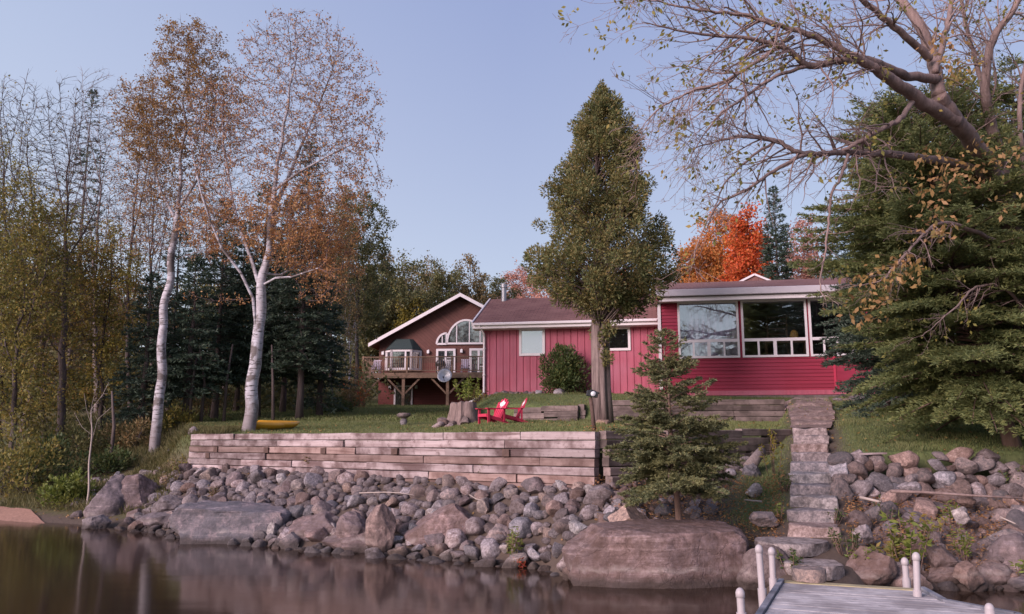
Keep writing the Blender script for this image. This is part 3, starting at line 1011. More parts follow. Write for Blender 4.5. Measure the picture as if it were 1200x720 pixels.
def build_cabin():
    fr = Frame((-1.18, 33.5, 3.98), R(-10))
    root = empty('red_cabin', fr.O, 'low red lakeside cabin with brown shingle roof and big picture windows', 'cabin', rz=fr.yaw)
    ze = fr.uv(620, 385, -.42)[1]; zf = fr.uv(620, 377, -.5)[1]; zr = fr.uv(640, 349, 3.2)[1]
    X1 = 7.22
    # --- vertical board wall
    mb = MB(); x = 0.0; prof = []
    while x < X1:
        prof += [(x + .014, -.03), (x + .255, -.03), (x + .268, 0), (x + .281, 0)]; x += .281
    vs = [(a, b, 0.02) for a, b in prof] + [(a, b, ze) for a, b in prof]
    n = len(prof)
    mb.add(vs, [(i, i + 1, n + i + 1, n + i) for i in range(n - 1)])
    mb.box(-.03, X1, .002, .12, -.1, ze)
    mb.box(-.03, .09, .12, 6.4, -.1, ze)
    mb.box(0, X1, 6.3, 6.4, -.1, ze)
    mb.build('wall', M['red_vertical'], root)
    MB().box(-.05, X1, -.015, .1, -.6, 0.015).build('foundation', M['stone_found'], root)
    # --- roof
    t = .13
    prof = [(-.5, zf), (3.2, zr), (6.9, zf), (6.9, zf - t), (3.2, zr - t), (-.5, zf - t)]
    mb = MB().prism(prof, 'x', -.36, X1 - .05)
    mb.build('roof', M['brown_shingle'], root)
    mb = MB().box(-.36, X1 - .06, -.56, -.505, zf - .25, zf - .01).box(-.36, X1 - .06, -.505, .02, zf - .27, zf - .252)
    mb.bar((-.39, -.5, zf - .06), (-.39, 3.2, zr - .06), .06, .2)
    mb.build('fascia', M['white_trim'], root)
    mb = MB().box(-.30, X1 - .1, -.66, -.565, zf - .13, zf - .03)
    mb.build('gutter', M['white_trim'], root, bevel=.015)
    zb = fr.uv(640, 349, 3.2)[1]
    # gable end closing
    MB().prism([(.1, ze), (6.3, ze), (3.2, zr - t - .02)], 'x', .0, .08).build('gable', M['red_vertical'], root)
    # downspout
    mb = MB().tube([(-.06, -.60, zf - .12), (.04, -.12, zf - .42), (.05, -.10, zf - .6), (.05, -.10, .12), (.0, -.2, .02), (-.42, -.75, -.32)], .05, 8)
    for z in (.8, 1.9): mb.box(-.01, .11, -.16, -.03, z, z + .05)
    mb.build('downspout', M['white_trim'], root, smooth=True)
    # small windows
    a = fr.uv(608.5, 417.5, -.03); b = fr.uv(638.5, 384.5, -.03)
    window(root, a[0], b[0], a[1], b[1], -.03, .10, 'glass', back='curtain', label='small square cabin window with a pale blind')
    a = fr.uv(705, 411.5, -.03); b = fr.uv(738.5, 383, -.03)
    window(root, a[0], b[0], a[1], b[1], -.03, .10, 'glass', back='dark_inside', label='small dark cabin window behind the cedar trunk')
    # chimney pipe
    c = fr.uv(591, 349, 3.0)
    mb = MB().tube([(c[0], 2.9, zr - .5), (c[0], 2.9, zr + .52)], .115, 12).tube([(c[0], 2.9, zr + .46), (c[0], 2.9, zr + .62)], .15, 12)
    mb.build('chimney', M['galvanised'], root, smooth=True, angle=40)
    # --- annex
    ya = -1.27; xa = 7.19; xe = 15.7
    zs = fr.uv(860, 351, ya)[1]; yf = ya - .55
    zt = fr.uv(860, 337.5, yf)[1]; zm = fr.uv(860, 346, yf)[1]; zl = fr.uv(860, 351.5, yf + .05)[1]
    zbase = -.16
    op = []
    for px0, px1, py0, py1 in ((795.5, 864.3, 352.5, 418), (870.3, 944, 352.5, 418), (950, 1012, 352.5, 418)):
        p = fr.uv(px0, py1, ya); q = fr.uv(px1, py0, ya); op.append((p[0], q[0], p[1], q[1]))
    zlo = min(o[2] for o in op); zhi = max(o[3] for o in op)
    op = [(o[0], o[1], zlo, zhi) for o in op]
    mb = MB()
    H = .135; rows = [zbase]
    z = zbase
    cuts = sorted({zlo + .05, zhi - .05})
    while z < zs + .1:
        z += H; rows.append(z)
    for z0, z1 in zip(rows[:-1], rows[1:]):
        parts = [z0] + [c for c in cuts if z0 < c < z1] + [z1]
        for a, b in zip(parts[:-1], parts[1:]):
            mid = (a + b) / 2; iv = [(xa, fr.uv(978, 440, ya)[0])]
            if zlo + .05 < mid < zhi - .05:
                iv = []; x = xa
                for o in op: iv.append((x, o[0] + .05)); x = o[1] - .05
                iv.append((x, xe))
            fa = (z1 - a) / H * .028; fb = (z1 - b) / H * .028
            for (x0, x1) in iv:
                mb.add([(x0, ya - fa, a), (x1, ya - fa, a), (x1, ya - fb, b), (x0, ya - fb, b), (x0, ya + .1, a), (x1, ya + .1, a), (x1, ya + .1, b), (x0, ya + .1, b)],
                       [(0, 1, 2, 3), (5, 4, 7, 6), (0, 4, 5, 1), (3, 2, 6, 7), (0, 3, 7, 4), (1, 5, 6, 2)])
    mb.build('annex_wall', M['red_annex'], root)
    xs = fr.uv(978, 440, ya)[0]
    mb = MB().box(xs + .05, xe, ya - .012, ya + .1, zbase, zlo + .045)
    mb.box(xa, xa + .1, ya + .101, 6, zbase, zs + .1); mb.box(xe - .1, xe, ya + .101, 6, zbase, zs + .1); mb.box(xa, xe, 5.9, 6, zbase, zs)
    mb.box(xs, xe, ya - .012, ya + .1, zhi - .05, zs + .1)
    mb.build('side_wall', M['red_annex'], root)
    mb = MB().box(xs - .03, xs + .05, ya - .045, ya - .02, zbase + .30, zlo)
    mb.build('batten', M['red_chair'], root)
    MB().box(xa - .02, xe, ya - .03, ya + .08, -.9, -.165).build('footing', M['stone_found'], root)
    MB().box(xa - .05, xe, ya - .052, ya - .03, -.15, .02).build('skirt_board', M['red_vertical'], root)
    # corner trim + downspout of the annex
    mb = MB().box(xa - .05, xa + .07, ya - .06, ya + .05, .05, zs)
    mb.build('corner_trim', M['white_trim'], root)
    # picture windows
    for i, o in enumerate(op):
        w = .08; zmid = zlo + (zhi - zlo) * .30
        L = o[1] - o[0]
        bars = [(o[0] + w, o[1] - w, zmid - .05, zmid + .06)]
        for k in (1, 2, 3): bars.append((o[0] + L * k / 4 - (.06 if k == 2 else .035), o[0] + L * k / 4 + (.06 if k == 2 else .035), zlo + w, zmid - .05))
        window(root, o[0], o[1], zlo, zhi, ya - .02, w, 'glass', bars, name='picture_window',
               label=('wide picture window with pale curtain and reflected branches', 'wide picture window with dark room behind it', None)[i])
    # room behind the glass
    mb = MB()
    mb.add([(xa + .1, ya + .1, .35), (xe - .1, ya + .1, .35), (xe - .1, 3.2, .35), (xa + .1, 3.2, .35)], [(0, 1, 2, 3)])
    mb.add([(xa + .1, 3.2, .35), (xe - .1, 3.2, .35), (xe - .1, 3.2, zs), (xa + .1, 3.2, zs)], [(0, 1, 2, 3)])
    mb.add([(xa + .1, ya + .1, zs), (xe - .1, ya + .1, zs), (xe - .1, 3.2, zs), (xa + .1, 3.2, zs)], [(0, 1, 2, 3)])
    mb.build('interior', M['furniture'], root)
    # curtain behind the first window
    o = op[0]; n = 60; vs = []
    for i in range(n + 1):
        x = o[0] - .05 + (o[1] - o[0] + .1) * i / n
        y = ya + .30 + .035 * math.sin(i * 1.1) + .02 * math.sin(i * 2.3)
        vs += [(x, y, zlo - .1), (x, y, zhi + .1)]
    MB().add(vs, [(2 * i, 2 * i + 2, 2 * i + 3, 2 * i + 1) for i in range(n)]).build('curtain', M['curtain'], root, smooth=True)
    o = op[1]; x0 = o[0] + .45 * (o[1] - o[0])
    mb = MB()
    for k in range(5): mb.box(x0, x0 + .75, ya + 1.0, ya + 1.3, zlo + .75 + k * .22, zlo + .78 + k * .22)
    for xx in (x0, x0 + .72): mb.box(xx, xx + .04, ya + 1.0, ya + 1.3, zlo - .2, zlo + 1.75)
    mb.build('shelf', M['furniture'], root)
    mb = MB().lathe([(.0, .0), (.14, .02), (.17, .2), (.12, .36), (.05, .42), (.0, .43)], 12, Matrix.Translation((x0 + .95, ya + .75, zlo + .68)))
    mb.build('lamp_shade', M['amber'], root, smooth=True)
    mb = MB().box(x0 - .2, x0 + 1.4, ya + .55, ya + .95, zlo + .60, zlo + .66).box(x0 - .15, x0 - .08, ya + .6, ya + .9, .36, zlo + .6).box(x0 + 1.28, x0 + 1.35, ya + .6, ya + .9, .36, zlo + .6)
    mb.build('table', M['furniture'], root)
    # annex roof
    yr = 3.4; zrid = fr.uv(840, 330.5, yr)[1]
    xl = fr.uv(768, 340, yf)[0]; xr = xe + .7
    t = .10
    prof = [(yf, zt + .02), (yr, zrid), (6.6, zt - .2), (6.6, zt - .3), (yr, zrid - t), (yf, zt + .02 - t)]
    MB().prism(prof, 'x', xl, xr).build('annex_roof', M['brown_shingle'], root)
    mb = MB().box(xl, xr, yf - .14, yf - .005, zm, zt - .015)
    mb.build('annex_gutter', M['grey_trim'], root, bevel=.02)
    mb = MB().box(xl + .25, xr, yf + .005, yf + .06, zl, zm - .02).box(xl + .05, xr, yf + .065, ya - .035, zl + .02, zl + .05)
    mb.build('annex_fascia', M['white_trim'], root)
    mb = MB().prism([(yf + .02, zl), (1.0, zl - .05), (1.0, zt + .55), (yf + .02, zt - .08)], 'x', xl + .03, xl + .09)
    mb.build('rake_board', M['red_vertical'], root)
    # little gable behind the annex ridge
    yg = 4.6
    a = fr.uv(864, 333.5, yg); b = fr.uv(909, 333.5, yg); c = fr.uv(884, 323.5, yg)
    mb = MB().prism([(a[0], a[1] - .6), (b[0], b[1] - .6), (b[0], b[1]), (c[0], c[1]), (a[0], a[1])], 'y', yg, yg + .2)
    mb.prism([(a[0] - .1, a[1] - .05), (c[0], c[1] + .02), (b[0] + .1, b[1] - .05), (c[0], c[1] - .1)], 'y', yg + .2, yg + 4)
    g = mb.build('rear_gable', M['brown_shingle'], root)
    mb = MB().bar((a[0] - .12, yg - .03, a[1]), (c[0], yg - .03, c[1] + .06), .1, .085, up=(0, 0, 1)).bar((c[0], yg - .03, c[1] + .06), (b[0] + .12, yg - .03, b[1]), .1, .085)
    mb.build('gable_trim', M['white_trim'], g)
    return fr


def build_lake_house():
    O = at(541, 477, 60.0); O[2] = 4.55
    fr = Frame(O, R(-4))
    root = empty('lake_house', O, 'brown timber gabled house with arched window and raised deck', 'house', rz=fr.yaw)
    D = 11.0
    ap = fr.uv(541, 346, 0); el = fr.uv(437, 403.5, 0)
    wl = fr.uv(444, 430, 0)[0]; wr = 2 * ap[0] - wl
    dk = fr.uv(480, 437.5, -3.0)[1]
    cx = ap[0]
    sl = (ap[1] - el[1]) / (cx - el[0])
    zw = ap[1] - sl * (cx - wl)
    # upper wall with gable
    MB().prism([(wl, dk), (wr, dk), (wr, zw - .2), (cx, ap[1] - .2), (wl, zw - .2)], 'y', 0, .2).build('wall', M['cedar_diagonal'], root)
    mb = MB().box(wl, wl + .2, .2, D, -.5, zw - .2).box(wr - .2, wr, .2, D, -.5, zw - .2)
    mb.box(wl + .003, wr - .003, 0.004, .2, -.5, dk - .005)
    mb.box(wl + .21, wr - .21, -.02, .19, dk + .01, dk + 1.0)
    mb.build('lower_wall', M['cedar_lower'], root)
    # roof: two slabs
    zx = el[0] - .1
    for sgn in (-1, 1):
        x0, z0 = cx, ap[1]; x1 = cx + sgn * (cx - zx); z1 = ap[1] - sl * (cx - zx)
        mb = MB().prism([(x0, z0), (x1, z1), (x1, z1 - .16), (x0, z0 - .16)], 'y', -.75, D + .5)
        rf = mb.build('roof', M['brown_shingle'], root)
        mb = MB().prism([(x0, z0 + .03), (x1 + sgn * .05, z1 + .03), (x1 + sgn * .05, z1 - .24), (x0, z0 - .24)], 'y', -.82, -.752)
        mb.build('rake_trim', M['white_trim'], rf)
    # arched window
    def arch(px0, px1, pyt, pyb, quarter=False):
        a = fr.uv(px0, pyb, 0); b = fr.uv(px1, pyb, 0); t = fr.uv((px0 + px1) / 2, pyt, 0)
        pts = []
        n = 18
        for i in range(n + 1):
            th = math.pi - (math.pi / 2 if quarter else math.pi) * i / n
            if quarter: pts.append((b[0] + (b[0] - a[0]) * math.cos(th), a[1] + (t[1] - a[1]) * math.sin(th)))
            else: pts.append(((a[0] + b[0]) / 2 + (b[0] - a[0]) / 2 * math.cos(th), a[1] + (t[1] - a[1]) * math.sin(th)))
        return pts, a, b, t
    for (spec, q, munt) in (((524, 569, 375.5, 403), False, (.25, .58, .86)), ((512, 523.5, 391, 403.5), True, (.55,))):
        pts, a, b, t = arch(*spec, quarter=q)
        mb = MB()
        cl = pts + ([(b[0], a[1])] if q else [])
        for p, r_ in zip(cl, cl[1:] + cl[:1]):
            mb.bar((p[0], -.06, p[1]), (r_[0], -.06, r_[1]), .14, .13, up=(0, 1, 0))
        for m in munt:
            x = a[0] + (b[0] - a[0]) * m
            k = [p for p in zip(pts, pts[1:]) if min(p[0][0], p[1][0]) <= x <= max(p[0][0], p[1][0])]
            zt = k[0][0][1] if k else t[1]
            mb.bar((x, -.06, a[1]), (x, -.06, zt), .07, .06, up=(0, 1, 0))
        w = mb.build('arched_window', M['white_trim'], root)
        MB().prism(cl if q else pts, 'y', -.03, -.004).build('pane', M['glass_pane'], w)
    # bay window
    a = fr.uv(454, 434, -.7); b = fr.uv(487, 410, -.7)
    pl = [(a[0] - .25, 0), (a[0] + .3, -.8), (b[0] - .3, -.8), (b[0] + .25, 0)]
    mb = MB()
    for (p, q) in zip(pl[:-1], pl[1:]):
        for z in (a[1] + .08, b[1] - .06): mb.bar((p[0], p[1], z), (q[0], q[1], z), .13, .16)
        for e in (p, q): mb.bar((e[0], e[1], a[1]), (e[0], e[1], b[1]), .17, .17, up=(0, 1, 0))
    mx = pl[1][0] + (pl[2][0] - pl[1][0]) * .72
    mb.bar((mx, -.8, a[1]), (mx, -.8, b[1]), .12, .12, up=(0, 1, 0))
    bay = mb.build('bay_window', M['white_trim'], root)
    mb = MB()
    for (p, q) in zip(pl[:-1], pl[1:]): mb.bar((p[0], p[1] + .03, (a[1] + b[1]) / 2), (q[0], q[1] + .03, (a[1] + b[1]) / 2), .03, b[1] - a[1] - .2)
    mb.build('pane', M['glass_pane'], bay)
    tz = fr.uv(470, 397.5, -.3)[1]
    mb = MB()
    lo = [(pl[0][0] - .15, 0, b[1] + .03), (pl[1][0] - .12, -.95, b[1] + .03), (pl[2][0] + .12, -.95, b[1] + .03), (pl[3][0] + .15, 0, b[1] + .03)]
    hi = [(pl[0][0] + .55, 0, tz), (pl[1][0] + .25, -.3, tz), (pl[2][0] - .25, -.3, tz), (pl[3][0] - .55, 0, tz)]
    mb.add(lo + hi, [(0, 1, 5, 4), (1, 2, 6, 5), (2, 3, 7, 6), (4, 5, 6, 7), (3, 2, 1, 0)])
    mb.build('bay_roof', M['green_shingle'], bay)
    # doors
    for (x0, x1, y0, y1, nm) in ((511, 534, 409, 436, 'patio_door'), (550, 572, 408.5, 436, 'patio_door')):
        a = fr.uv(x0, y1, 0); b = fr.uv(x1, y0, 0); z0 = dk + .03; m = (a[0] + b[0]) / 2
        bars = [(m - .08, m + .08, z0 + .1, b[1] - .1)]
        for k in (1, 2): bars.append((m + .08, b[0] - .1, z0 + (b[1] - z0) * k / 3 - .02, z0 + (b[1] - z0) * k / 3 + .02))
        window(root, a[0], b[0], z0, b[1], -.06, .16, 'glass_pane', bars, name=nm)
    a = fr.uv(461.5, 478, 0); b = fr.uv(484, 452, 0)
    m = (a[0] + b[0]) / 2
    window(root, a[0], b[0], .0, b[1], -.06, .12, 'glass_pane', [(m - .06, m + .06, .1, b[1] - .1)], name='basement_door')
    # lamps
    for px, py in ((502, 412.5), (541, 411.5), (449, 414), (457.3, 454), (488, 453.5)):
        p = fr.uv(px, py, -.05)
        MB().box(p[0] - .09, p[0] + .09, -.22, -.03, p[1] - .14, p[1] + .10).box(p[0] - .05, p[0] + .05, -.03, .0, p[1] - .1, p[1] + .16).build('wall_lamp', M['white_paint'], root, bevel=.03)
    # deck
    yd = -3.2
    xl = fr.uv(424.5, 440, yd)[0]; xr = fr.uv(575, 440, yd)[0]; rt = fr.uv(480, 418, yd)[1]
    mb = MB().box(xl, xr, yd, -.03, dk - .06, dk)
    dkk = mb.box(xl + .02, xr, yd - .05, yd - .002, dk - .36, dk + .02).build('deck', M['deck_wood'], root)
    mb = MB()
    for i in range(9): mb.box(xl + .3 + i * (xr - xl - .6) / 8, xl + .36 + i * (xr - xl - .6) / 8, yd, -.05, dk - .26, dk - .064)
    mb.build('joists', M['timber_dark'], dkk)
    mb = MB().box(xl - .03, xr, yd - .06, yd + .06, rt - .07, rt).box(xl, xr, yd - .03, yd + .03, dk + .12, dk + .19)
    x = xl + .1
    while x < xr: mb.box(x, x + .035, yd - .02, yd + .02, dk + .19, rt - .07); x += .13
    for x in (xl + .05, xl + (xr - xl) * .35, xl + (xr - xl) * .7): mb.box(x - .06, x + .06, yd - .07, yd + .07, dk, rt + .03)
    mb.box(xl - .03, xl + .04, yd, -.05, rt - .07, rt)
    y = yd + .1
    while y < -.1: mb.box(xl, xl + .03, y, y + .035, dk, rt - .07); y += .13
    mb.build('railing', M['deck_wood'], dkk)
    for px in (423.3, 472.6, 524.5):
        x = fr.uv(px, 460, yd + .1)[0]
        x = max(x, xl + .1)
        MB().box(x - .10, x + .10, yd + .02, yd + .22, -.9, dk - .37).build('post', M['deck_wood'], dkk)
        mb = MB()
        for s in (-1, 1):
            if x + s * 1.2 < xl: continue
            mb.bar((x + s * .05, yd + .12, dk - 1.5), (x + s * 1.15, yd + .12, dk - .38), .09, .12)
        mb.build('brace', M['deck_wood'], dkk)
    # things on the deck
    c = fr.uv(516, 430, -2.4)
    t = empty('barbecue', tuple(np.array(fr.O) + fr.X * c[0] + fr.Yv * -2.3 + np.array([0, 0, dk])), 'small dark barbecue behind the deck railing', 'barbecue', rz=fr.yaw)
    MB().box(-.35, .35, -.22, .22, .55, .72).box(-.3, -.25, -.2, .2, 0, .55).box(.25, .3, -.2, .2, 0, .55).build('body', M['dark_metal'], t)
    MB().lathe([(.36, 0), (.34, .12), (.22, .24), (0, .28)], 14, Matrix.Translation((0, 0, .722)) @ Matrix.Diagonal((1, .62, 1, 1))).build('lid', M['dark_metal'], t, smooth=True)
    def deck_chair(px, yl, label, mat):
        c = fr.uv(px, 430, yl)
        t = empty('deck_chair', tuple(np.array(fr.O) + fr.X * c[0] + fr.Yv * yl + np.array([0, 0, dk])), label, 'chair', rz=fr.yaw)
        MB().box(-.3, .3, -.3, .3, .36, .42).build('seat', M[mat], t)
        mb = MB()
        for k in range(5): mb.box(-.28 + k * .116, -.2 + k * .116, .26, .30, .42, 1.02)
        mb.box(-.3, .3, .24, .30, .98, 1.06); mb.build('backrest', M[mat], t)
        for x in (-.28, .24):
            for y in (-.28, .24): MB().box(x, x + .05, y, y + .05, 0, .36).build('leg', M[mat], t)
            MB().box(x - .02, x + .08, -.3, .3, .58, .62).box(x, x + .05, -.28, -.23, .36, .58).build('armrest', M[mat], t)
    deck_chair(545, -2.2, 'pinkish slatted deck chair beside the second patio door', 'curtain')
    deck_chair(523, -2.0, 'white deck chair beside the barbecue on the deck', 'white_paint')
    deck_chair(441, -2.0, 'pale deck chair at the far end of the deck railing', 'curtain')
    # satellite dish fixed near the middle post
    p = fr.uv(522.5, 440, yd - .3); x = p[0]
    pos = np.array(fr.O) + fr.X * x + fr.Yv * (yd - .75)
    t = empty('satellite_dish', (pos[0], pos[1], fr.O[2] + p[1] - .1), 'round grey satellite dish on the deck edge above its post', 'dish', rz=fr.yaw)
    MB().lathe([(.0, .0), (.2, .02), (.37, .075), (.50, .14), (.51, .15), (.5, .16), (.36, .10), (0, .03)], 20, Matrix.Rotation(R(72), 4, 'X')).build('dish', M['galvanised'], t, smooth=True)
    MB().tube([(0, .62, -.3), (0, .3, -.1), (0, .03, 0)], .03, 8).tube([(0, -.05, -.45), (0, -.6, -.12)], .02, 6).box(-.05, .05, -.68, -.58, -.16, -.06).build('arm', M['dark_metal'], t)


# ------------------------------------------------------------------ timber walls
def timber(parent, a, b, h, d, mat, z, jit=.008, name='timber'):
    """one squared log from a to b (2-D, parent-local), bottom at z"""
    a, b = np.asarray(a, float), np.asarray(b, float)
    L = np.linalg.norm(b - a)
    n = max(2, int(L / .35))
    vs = []
    for i in range(n + 1):
        x = -L / 2 + L * i / n
        j = [random.uniform(-jit, jit) for _ in range(4)]
        e = .012 if i in (0, n) else 0
        c = .014
        vs += [(x, -d / 2 + j[0] + e, c), (x, -d / 2 + j[0] + c + e, 0), (x, d / 2, 0), (x, d / 2, h), (x, -d / 2 + j[1] + c + e, h + j[2]), (x, -d / 2 + j[1] + e, h - c + j[2])]
    fs = []
    for i in range(n):
        for k in range(6):
            fs.append((i * 6 + k, i * 6 + (k + 1) % 6, (i + 1) * 6 + (k + 1) % 6, (i + 1) * 6 + k))
    fs.append(tuple(range(6))); fs.append(tuple(n * 6 + k for k in range(6))[::-1])
    o = MB().add(vs, fs).build(name, M[mat], parent)
    m = (a + b) / 2
    o.location = (m[0], m[1], z)
    o.rotation_euler = (random.uniform(-.01, .01), random.uniform(-.003, .003), math.atan2(b[1] - a[1], b[0] - a[0]))
    return o


def timber_wall(label, A, B, zt0, zt1, n, h, d, mats, lens, seed, batter=.02, holes=(), ext=(0, 0)):
    random.seed(seed)
    A, B = np.asarray(A, float), np.asarray(B, float)
    root = empty('timber_wall', (A[0], A[1], 0), label, 'retaining wall')
    u = (B - A) / np.linalg.norm(B - A); nrm = np.array([u[1], -u[0]])
    L = np.linalg.norm(B - A)
    for c in range(n):
        s = -ext[0] * (c % 2)
        end = L + ext[1] * (c % 2)
        first = True
        while s < end - .05:
            l = random.uniform(*lens) * (random.uniform(.35, .8) if first else 1); first = False
            e = min(s + l, end)
            if end - e < .7: e = end
            off = nrm * (batter * c + random.uniform(-.035, .03))
            zt = zt0 + (zt1 - zt0) * ((s + e) / 2 / L)
            mat = random.choice(mats[min(c, len(mats) - 1)])
            timber(root, u * (s + .008) + off, u * (e - .008) + off, h - .012, d, mat, zt - (c + 1) * h)
            s = e
    for (f, c) in holes:
        q = u * (f * L) + nrm * (batter * c + d / 2 + .02)
        zt = zt0 + (zt1 - zt0) * f - (c + 1) * h
        o = MB().box(-.09, .09, -.03, .04, .01, h - .02, jit=.008).build('tie_end', M['post_wood'], root)
        o.location = (q[0], q[1], zt); o.rotation_euler[2] = math.atan2(u[1], u[0])
    return root


def build_walls():
    P, D = ['timber_pale'], ['timber_pale', 'timber_pale', 'timber_dark']
    timber_wall('long pale weathered timber wall above the stone heap', WA, WB, 2.36, 2.36, 7, .172, .2,
                [P, P, ['timber_pale', 'timber_pale', 'timber_mid'], ['timber_mid', 'timber_pale'], P, ['timber_mid', 'timber_pale'], ['timber_mid']], (2.0, 3.6), 5,
                holes=((.10, 2), (.265, 2), (.43, 2), (.61, 2), (.845, 2), (.075, 3)))
    timber_wall('older timber return wall, its shade coloured in, running behind the small spruce', WB + np.array([.10, -.02]), WC, 2.355, 2.47, 7, .172, .2,
                [['timber_dark']], (2.0, 3.2), 8, ext=(.0, 0))  # older timber tone, also darkened in colour for this side's shade
    a, b = at(603, 470, 28.4), at(678, 470, 27.6)
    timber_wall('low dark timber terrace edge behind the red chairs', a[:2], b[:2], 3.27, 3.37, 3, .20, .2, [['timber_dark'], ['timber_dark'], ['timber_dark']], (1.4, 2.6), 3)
    c = at(688, 470, 28.3)
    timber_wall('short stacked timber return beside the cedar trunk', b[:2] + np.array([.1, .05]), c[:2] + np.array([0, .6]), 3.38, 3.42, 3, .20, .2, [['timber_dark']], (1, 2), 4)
    a, b = at(713, 470, 27.4), at(919, 470, 27.0)
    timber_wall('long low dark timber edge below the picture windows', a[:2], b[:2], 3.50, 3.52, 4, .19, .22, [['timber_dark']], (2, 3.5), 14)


# ------------------------------------------------------------------ stones
STONES = []


def stone_protos():
    for i in range(16):
        rs = np.random.default_rng(100 + i)
        d = (1, rs.uniform(.7, .95), rs.uniform(.55, .8))
        STONES.append(rock_mesh('fieldstone', 100 + i, d, 3, int(rs.integers(8, 16)), .48, .88, .10, M['rock_grey']))


def scatter_radius(n, cand, rmin, rmax, rs, k=.80, fixed=()):
    """dart throwing with varying radius. cand() -> (x,y) or None"""
    pts = list(fixed); out = []
    grid = {}
    def cell(x, y): return (int(x / .6), int(y / .6))
    for p in pts: grid.setdefault(cell(p[0], p[1]), []).append(p)
    tries = 0
    r = rmax
    while len(out) < n and tries < 60000:
        tries += 1
        c = cand()
        if c is None: continue
        r = rmin + (rmax - rmin) * (rs.uniform() ** (1.6 + tries / 15000))
        ok = True; ci = cell(*c)
        for a in (-1, 0, 1):
            for b in (-1, 0, 1):
                for q in grid.get((ci[0] + a, ci[1] + b), ()):
                    if (q[0] - c[0]) ** 2 + (q[1] - c[1]) ** 2 < (k * (r + q[2])) ** 2: ok = False; break
                if not ok: break
            if not ok: break
        if ok:
            p = (c[0], c[1], r); out.append(p); grid.setdefault(ci, []).append(p)
    return out


def put_stone(p, name, label, group, mats, rs, lift=.25, cat='stone', squash=1.0):
    x, y, r = p
    me = STONES[int(rs.integers(len(STONES)))]
    o = bpy.data.objects.new(name, me); COL.objects.link(o)
    o.location = (x, y, ground_z(x, y) + r * (lift + rs.uniform(-.15, .2)))
    s = r * 2.1
    o.scale = (s, s * rs.uniform(.9, 1.1), s * squash * rs.uniform(.85, 1.15))
    o.rotation_euler = tuple(rs.uniform(-.7, .7, 2)) + (rs.uniform(0, 6.28),)
    o.material_slots[0].link = 'OBJECT'; o.material_slots[0].material = M[mats[int(rs.integers(len(mats)))]]
    return tag(o, label, cat, group)


def stuff_stones(name, label, pts, mat, rs, lift=.1):
    """many small stones as one uncountable filling"""
    V, Fc, k = [], [], 0
    protos = [rock_mesh('filling', 300 + i, (1, .85, .7), 2, 5, .6, .9, .08) for i in range(5)]
    arr = []
    for me in protos:
        v = np.zeros(len(me.vertices) * 3); me.vertices.foreach_get('co', v)
        f = np.array([p.vertices[:] for p in me.polygons]); arr.append((v.reshape(-1, 3), f))
    for (x, y, r) in pts:
        v, f = arr[int(rs.integers(5))]
        a = rs.uniform(0, 6.28); b = rs.uniform(-.5, .5)
        m = np.array(Matrix.Rotation(a, 3, 'Z') @ Matrix.Rotation(b, 3, 'X'))
        V.append((v * r * 2) @ m.T + np.array([x, y, ground_z(x, y) + r * lift])); Fc.append(f + k); k += len(v)
    me = raw_mesh(name, np.concatenate(V), [np.concatenate(Fc)], True)
    me.set_sharp_from_angle(angle=R(40))
    return tag(link(name, me, M[mat]), label, 'stones', kind='stuff')


def lateral(x, y): return (x - SP0[0]) * .938 - (y - SP0[1]) * .346


def wall_y(x):
    return float(np.interp(x, [WA[0], WB[0], WC[0]], [WA[1], WB[1], WC[1]]))


